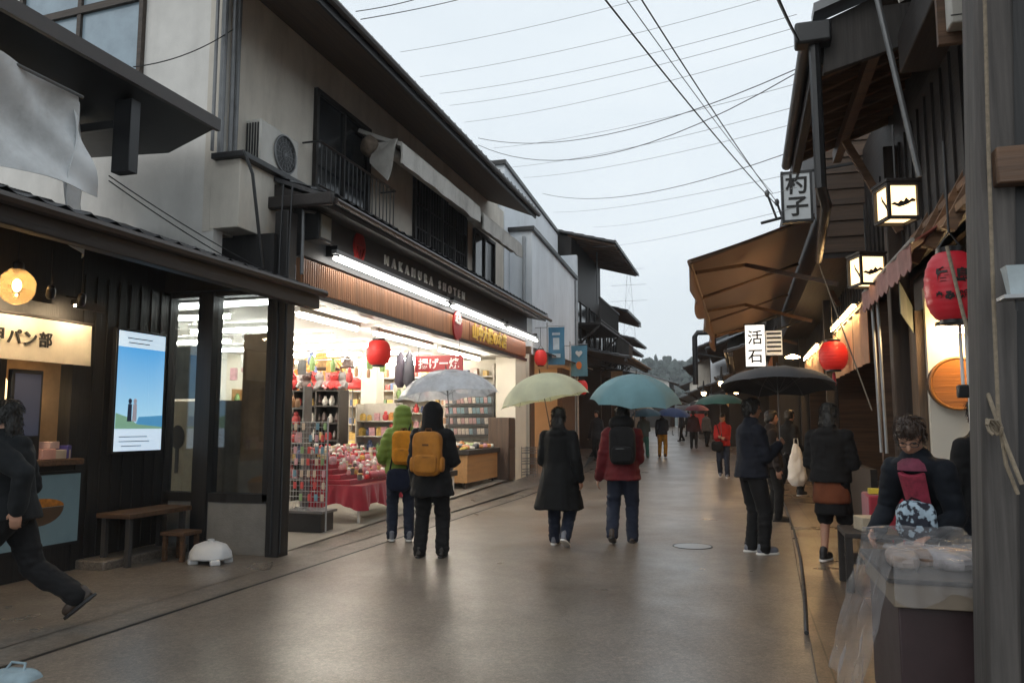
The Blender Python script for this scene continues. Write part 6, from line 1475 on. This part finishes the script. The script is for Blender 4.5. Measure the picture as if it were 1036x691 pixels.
# pale pink rim of an umbrella just in front
# 5 far pair ahead
t,*_=person('person in dark jacket and mustard yellow trousers far ahead under the blue umbrella',(at_z(675,461,.27).x,29.6,zg(29.6)),0,1.66,feet=((-.12,.1,0),(.11,-.12,.02)),coat=navy,hem=.50,trousers=fab('mustard_trousers',(.30,.15,.012)),shoe=dshoe,voxel=.022,face=False,sole=False,hands=((-.2,.05,.8),(.1,.25,1.15)))
c=t.location; umbrella('royal blue umbrella far ahead in the street',(c.x+.35,c.y+.2,c.z+.95),(.10,-.14,1),.86,.62,cloth_thin('royal_blue_cloth',(.02,.05,.16),.3),.26)
t,*_=person('person in teal green trousers walking far ahead beside the mustard trousers',(at_z(658,461,.27).x,29.2,zg(29.2)),0,1.60,feet=((-.12,-.1,.02),(.11,.1,0)),coat=fab('grey_green_coat',(.05,.07,.07)),hem=.48,trousers=fab('teal_trousers',(.03,.13,.11)),shoe=dshoe,voxel=.022,face=False,sole=False,hands=((-.2,.05,.8),(.1,.25,1.15)))
c=t.location; umbrella('dark teal umbrella far ahead behind the teal blue one',(c.x+.1,c.y+.2,c.z+.95),(-.02,-.1,1),.84,.58,cloth_thin('dark_teal_cloth',(.03,.09,.13),.3),.26)
# 6 woman in red jacket coming towards the camera
t,*_=person('woman in a bright red jacket walking towards the camera with dark trousers and white shoes',(-.52,21.4,zg(21.4)),pi,1.62,feet=((-.09,.14,0),(.09,-.14,.02)),heel=(0,.5),coat=fab('bright_red_jacket',(.40,.022,.02)),hem=.50,trousers=denim,shoe=trainer,hair=HAIR,hair_long=.10,voxel=.018,hands=((-.05,.24,1.02),(.10,.22,1.05)),head_tilt=-.3)
g=W(t,(.03,.22,1.10)); b_=thing('handbag','black bag carried in front of the bright red jacket','bag',W(t,(.14,.20,.80)),pi); link('pouch',skin(MB().ell((0,0,0),.15,.08,.13,16,10,.5),.016,.005),black,b_); part('strap',MB().tube([(-.1,0,.1),(-.02,0,.5),(.05,.05,.62)],.012,6),black,b_,False)
tip=at_y(726,399,21.2); d=tip-g; umbrella('dark green umbrella carried by the woman in the bright red jacket',g,d+V((.05,-.05,0)),d.length,.66,cloth_thin('dark_green_cloth',(.022,.10,.085),.3),.26,8,.2)
# 7 man in navy jacket standing in profile with the large dark umbrella
t,A,pel,neck,hc,sp=person('man in a navy jacket standing side on under the large dark grey umbrella',(.08,9.62,0),R(-62),1.74,
  feet=((-.11,.02,0),(.11,.06,0)),hands=((-.24,.08,.80),(.13,.27,1.22)),coat=navy,hem=.49,trousers=dark,shoe=trainer,skin_m=SKIN_D,voxel=.013,girth=1.06,fold=.008,head_yaw=-.05)
part('shirt_collar',MB().loft([V(neck)+V((0,.01,-.02)),V(neck)+V((0,.014,.035))],[.068,.064],[.066,.062],18),M('pale_collar',(.35,.36,.38),.7),t,False)
g=W(t,(.13,.29,1.24)); tip=at_y(786,372,9.75); d=tip-g; umbrella('large dark grey umbrella held over the man in the navy jacket',g,d,d.length,.68,cloth_thin('dark_grey_cloth',(.035,.036,.042),.15),.24,8,.3)
# 8 two people behind him
t,*_=person('man in a dark coat standing behind the navy jacket, partly hidden',(.40,12.9,zg(12.9)),R(-80),1.66,feet=((-.1,0,0),(.1,.05,0)),coat=fab('dark_brown_coat',(.018,.013,.012)),hem=.48,trousers=dark,shoe=dshoe,skin_m=SKIN_D,voxel=.016)
t,*_=person('man in a black jacket stepping onto the right kerb with a white carrier bag',(.82,16.2,.05),R(-48),1.68,feet=((-.12,-.20,0),(.10,.16,.06)),heel=(.4,0),hands=((-.2,.05,.84),(.24,.16,.92)),coat=black,hem=.49,trousers=dark,shoe=btrainer,voxel=.016,lean=(0,.03))
c=at_y(806,468,15.6); b_=thing('carrier_bag','crumpled white plastic carrier bag held by the man stepping onto the kerb','bag',c); link('bag_body',skin(MB().loft([(0,0,-.42),(0,0,-.30),(0,0,.0),(0,0,.22),(0,0,.34)],[.10,.17,.15,.08,.04],[.07,.10,.08,.05,.03],16),.014,.02,9,1),mt['white_paint'],b_); part('handle',MB().tube([(-.04,0,.32),(-.03,0,.44),(.03,0,.44),(.04,0,.32)],.008,6),mt['white_paint'],b_,False)
# 9 woman with black jacket and brown skirt from behind
brown=fab('rust_brown',(.15,.048,.022))
t,A,pel,neck,hc,sp=person('woman in black jacket and rust brown skirt seen from behind at the stalls',(.86,8.95,.045),R(-28),1.62,
  feet=((-.10,.0,0),(.10,.05,0)),hands=((-.16,.24,1.0),(.16,.26,1.0)),coat=black,hem=.505,flare=.8,trousers=black,bare_leg=True,shoe=btrainer,hair=HAIR,hair_long=.07,hood='down',voxel=.013,girth=1.14,fold=.008,head_tilt=-.15)
k=MB(); k.loft([V((0,.0,z)) for z in (.86,.78,.70,.63,.60)],[.172,.182,.19,.196,.185],[.145,.155,.165,.17,.16],24); link('skirt',skin(k,.013,.006,9,2),brown,t)
k=MB(); k.loft([V((0,.0,z)) for z in (.64,.56,.50,.49)],[.165,.175,.178,.17],[.14,.15,.152,.145],24); link('underskirt',skin(k,.013,.005,9,2),black,t)
# 10 man leaning over the stall counter
def chest(t,L):
    n=L['neck']; p=L['pel']; 
    s_=L['sp']; f_=V((0,s_.z,-s_.y))
    b=MB().sheet(lambda u,v:tuple(V(n)-s_*(-.005+u*.34)+f_*(.128+.060*min(u*1.5,1)-.03*(abs(v-.5)*2)**2)+V(((v-.5)*(.125-.03*u),0,0))),10,8,-.03)
    part('shirt',b,M('crimson_shirt',(.28,.03,.06),.65,.4,30),t,False)
    part('scarf',MB().loft([V(n)+V((0,.016,-.055)),V(n)+V((0,.022,-.01)),V(n)+V((0,.018,.032))],[.108,.106,.086],[.118,.112,.086],18),M('plum_scarf',(.16,.03,.06),.8,.4,20),t,False)
t,A,pel,neck,hc,sp=person('man with glasses and brown hair leaning over the covered stall counter',(1.21,5.78,.06),R(148),1.68,
  feet=((-.13,0,0),(.13,.0,0)),hands=((-.10,.46,.74),(.24,.42,.72)),lean=(.0,.42),drop=.11,coat=fab('dark_navy_coat',(.010,.013,.019)),hem=.40,trousers=dark,shoe=dshoe,hair=HAIR_B,voxel=.010,fold=.006,girth=.98,wr=.8,head_tilt=-.68,head_yaw=.22,glasses=True,inner=chest)
c=at_y(927,524,5.35)
b_=thing('patterned_bag','blue and white patterned cloth bag held by the leaning man','bag',c)
def pat():
    m=M('blue_white_pattern',(.45,.55,.62),.7,.1,5); N=m.node_tree.nodes; L=m.node_tree.links; b=N['Principled BSDF']
    n=N.new('ShaderNodeTexNoise'); n.inputs['Scale'].default_value=22; r=N.new('ShaderNodeValToRGB'); r.color_ramp.elements[0].position=.48; r.color_ramp.elements[0].color=(.012,.016,.03,1); r.color_ramp.elements[1].position=.55; r.color_ramp.elements[1].color=(.35,.46,.55,1)
    tc=N.new('ShaderNodeTexCoord'); L.new(tc.outputs['Object'],n.inputs['Vector']); L.new(n.outputs['Fac'],r.inputs[0]); L.new(r.outputs[0],b.inputs['Base Color']); return m
link('bag_body',skin(MB().ell((0,0,-.02),.115,.07,.12,20,12,.7),.008,.014,14,1),pat(),b_); part('drawstring',MB().tube([(-.05,0,.09),(-.02,0,.12),(.03,.02,.10)],.006,6),black,b_,False)
# 11 person behind him
t,*_=person('dark haired person in black standing deeper in the stall behind the leaning man',(1.62,6.35,.06),R(20),1.56,coat=black,hem=.45,trousers=dark,shoe=dshoe,hair=HAIR,hair_long=.12,voxel=.014)
# 12 walker at the left edge, mid stride
t,A,pel,neck,hc,sp=person('person in dark slate coat striding past at the left edge',(-5.08,4.55,.012),R(112),1.68,
  feet=((-.07,.30,.0),(.08,-.46,.07)),heel=(0,1.0),hands=((-.24,-.16,.86),(.22,.24,.95)),lean=(0,.05),drop=.07,coat=fab('dark_slate_coat',(.013,.015,.017)),hem=.46,trousers=black,shoe=M('dark_boot',(.035,.022,.014),.5,.2,20),hood='down',hair=HAIR,hair_long=.10,voxel=.010,fold=.010,girth=1.12,wr=.7)
c=at_y(12,708,3.75); b_=thing('shopping_bag','pale blue shopping bag at the lower left corner beside the striding person','bag',c)
link('bag_body',skin(MB().ell((0,0,0),.17,.10,.17,20,12,.45),.012,.010,9,1),fab('pale_blue_bag',(.25,.33,.37)),b_); part('handle',MB().tube([(-.07,0,.15),(-.05,.03,.20),(.05,.03,.20),(.07,0,.15)],.008,6),fab('pale_blue_bag',(.25,.33,.37)),b_,False)
# 13 figures far down the street
far_umb=[('small grey umbrella far down the street',(.10,.10,.11),1,0),('small beige umbrella far down the street',(.40,.36,.28),4,0),('small dark red umbrella far down the right side',(.16,.02,.03),2,0)]
far=[(604,447,27,(.03,.03,.035),'person in black coat far down the street on the left'),(690,446,44,(.02,.02,.025),'person in dark clothes far away near the bend'),(702,449,36,(.05,.02,.02),'person in maroon coat far down the right side'),(715,448,38,(.10,.09,.08),'person in beige coat far down the right side'),(650,447,46,(.04,.05,.07),'person in grey blue coat far away on the left'),(697,445,52,(.02,.02,.02),'person in black far away beside the maroon coat')]
for i,(px,py,Y,c,lab) in enumerate(far):
    p=at_y(px,py,Y); person(lab,(p.x,Y,zg(Y)),random.uniform(0,6),random.uniform(1.58,1.72),feet=((-.1,.12,0),(.1,-.12,.02)),coat=fab('far_coat_%d'%i,c),hem=.45,trousers=dark,shoe=dshoe,voxel=.035,face=False,sole=False)
    for lab_,c_,k_,_ in far_umb:
        if k_==i: umbrella(lab_,(p.x+.15,Y+.1,zg(Y)+1.1),(.02,-.08,1),.85,.55,cloth_thin('far_umbrella_%d'%i,c_,.3),.25)
# ---------------------------------------------------------------- camera, sky, sun
cd_=bpy.data.cameras.new('camera'); cam=bpy.data.objects.new('camera',cd_); COL.objects.link(cam)
cam.location=(0,0,EYE); cam.rotation_euler=(pi/2+PITCH,0,YAW); cd_.sensor_width=36; cd_.lens=36*FOC/1036; cd_.clip_end=2000; cd_.clip_start=.05
scene.camera=cam
w=bpy.data.worlds.new('World'); scene.world=w; w.use_nodes=True; N=w.node_tree.nodes; L=w.node_tree.links
SUN_E,SUN_A=R(38),R(200)
sky=N.new('ShaderNodeTexSky'); sky.sky_type='NISHITA'; sky.sun_disc=False; sky.sun_elevation=SUN_E; sky.sun_rotation=SUN_A; sky.dust_density=4; sky.air_density=1.2
tc=N.new('ShaderNodeTexCoord'); nz=N.new('ShaderNodeTexNoise'); nz.inputs['Scale'].default_value=2.2; nz.inputs['Detail'].default_value=5
mp=N.new('ShaderNodeMapping'); mp.inputs['Scale'].default_value=(1,1,3); L.new(tc.outputs['Generated'],mp.inputs['Vector']); L.new(mp.outputs['Vector'],nz.inputs['Vector'])
cl=N.new('ShaderNodeValToRGB'); cl.color_ramp.elements[0].position=.3; cl.color_ramp.elements[0].color=(.76,.84,.90,1); cl.color_ramp.elements[1].position=.7; cl.color_ramp.elements[1].color=(.89,.955,.995,1)
L.new(nz.outputs['Fac'],cl.inputs[0])
sc_=N.new('ShaderNodeVectorMath'); sc_.operation='SCALE'; sc_.inputs['Scale'].default_value=11.2; L.new(cl.outputs[0],sc_.inputs[0])
mx=N.new('ShaderNodeMix'); mx.data_type='RGBA'; mx.inputs['Factor'].default_value=.90; L.new(sky.outputs[0],mx.inputs['A']); L.new(sc_.outputs[0],mx.inputs['B'])
bg=N['Background']; L.new(mx.outputs['Result'],bg.inputs['Color']); bg.inputs['Strength'].default_value=.10
sl_=bpy.data.lights.new('sun','SUN'); sl_.energy=.5; sl_.angle=R(40); sl_.color=(1,.97,.93); so_=bpy.data.objects.new('sun',sl_); COL.objects.link(so_)
d=V((sin(SUN_A)*cos(SUN_E),cos(SUN_A)*cos(SUN_E),sin(SUN_E))); so_.rotation_euler=d.to_track_quat('Z','Y').to_euler(); so_.location=(0,-5,30)
hz=MB().box(-240,200,-60,345,-1.2,48); ho=solo('haze',hz,None,'thin rainy haze in the air over the street','haze',None,None,0,'stuff')
hm,HN,HL=new_mat('haze_air'); HN.remove(HN['Principled BSDF']); pv=HN.new('ShaderNodeVolumePrincipled'); pv.inputs['Color'].default_value=(.9,.95,1,1); pv.inputs['Density'].default_value=.0008
HL.new(pv.outputs[0],HN['Material Output'].inputs['Volume']); ho.data.materials.append(hm)
c=None
scene.view_settings.view_transform='Standard'; scene.view_settings.look='None'; scene.view_settings.exposure=0; scene.view_settings.gamma=1
scene.render.engine='CYCLES'; c=scene.cycles
c.max_bounces=6; c.diffuse_bounces=3; c.glossy_bounces=3; c.transmission_bounces=4; c.transparent_max_bounces=12; c.caustics_reflective=False; c.caustics_refractive=False
c.sample_clamp_indirect=4; c.use_denoising=True; c.use_adaptive_sampling=True; c.adaptive_threshold=.02
try: c.denoiser='OPENIMAGEDENOISE'
except Exception: pass
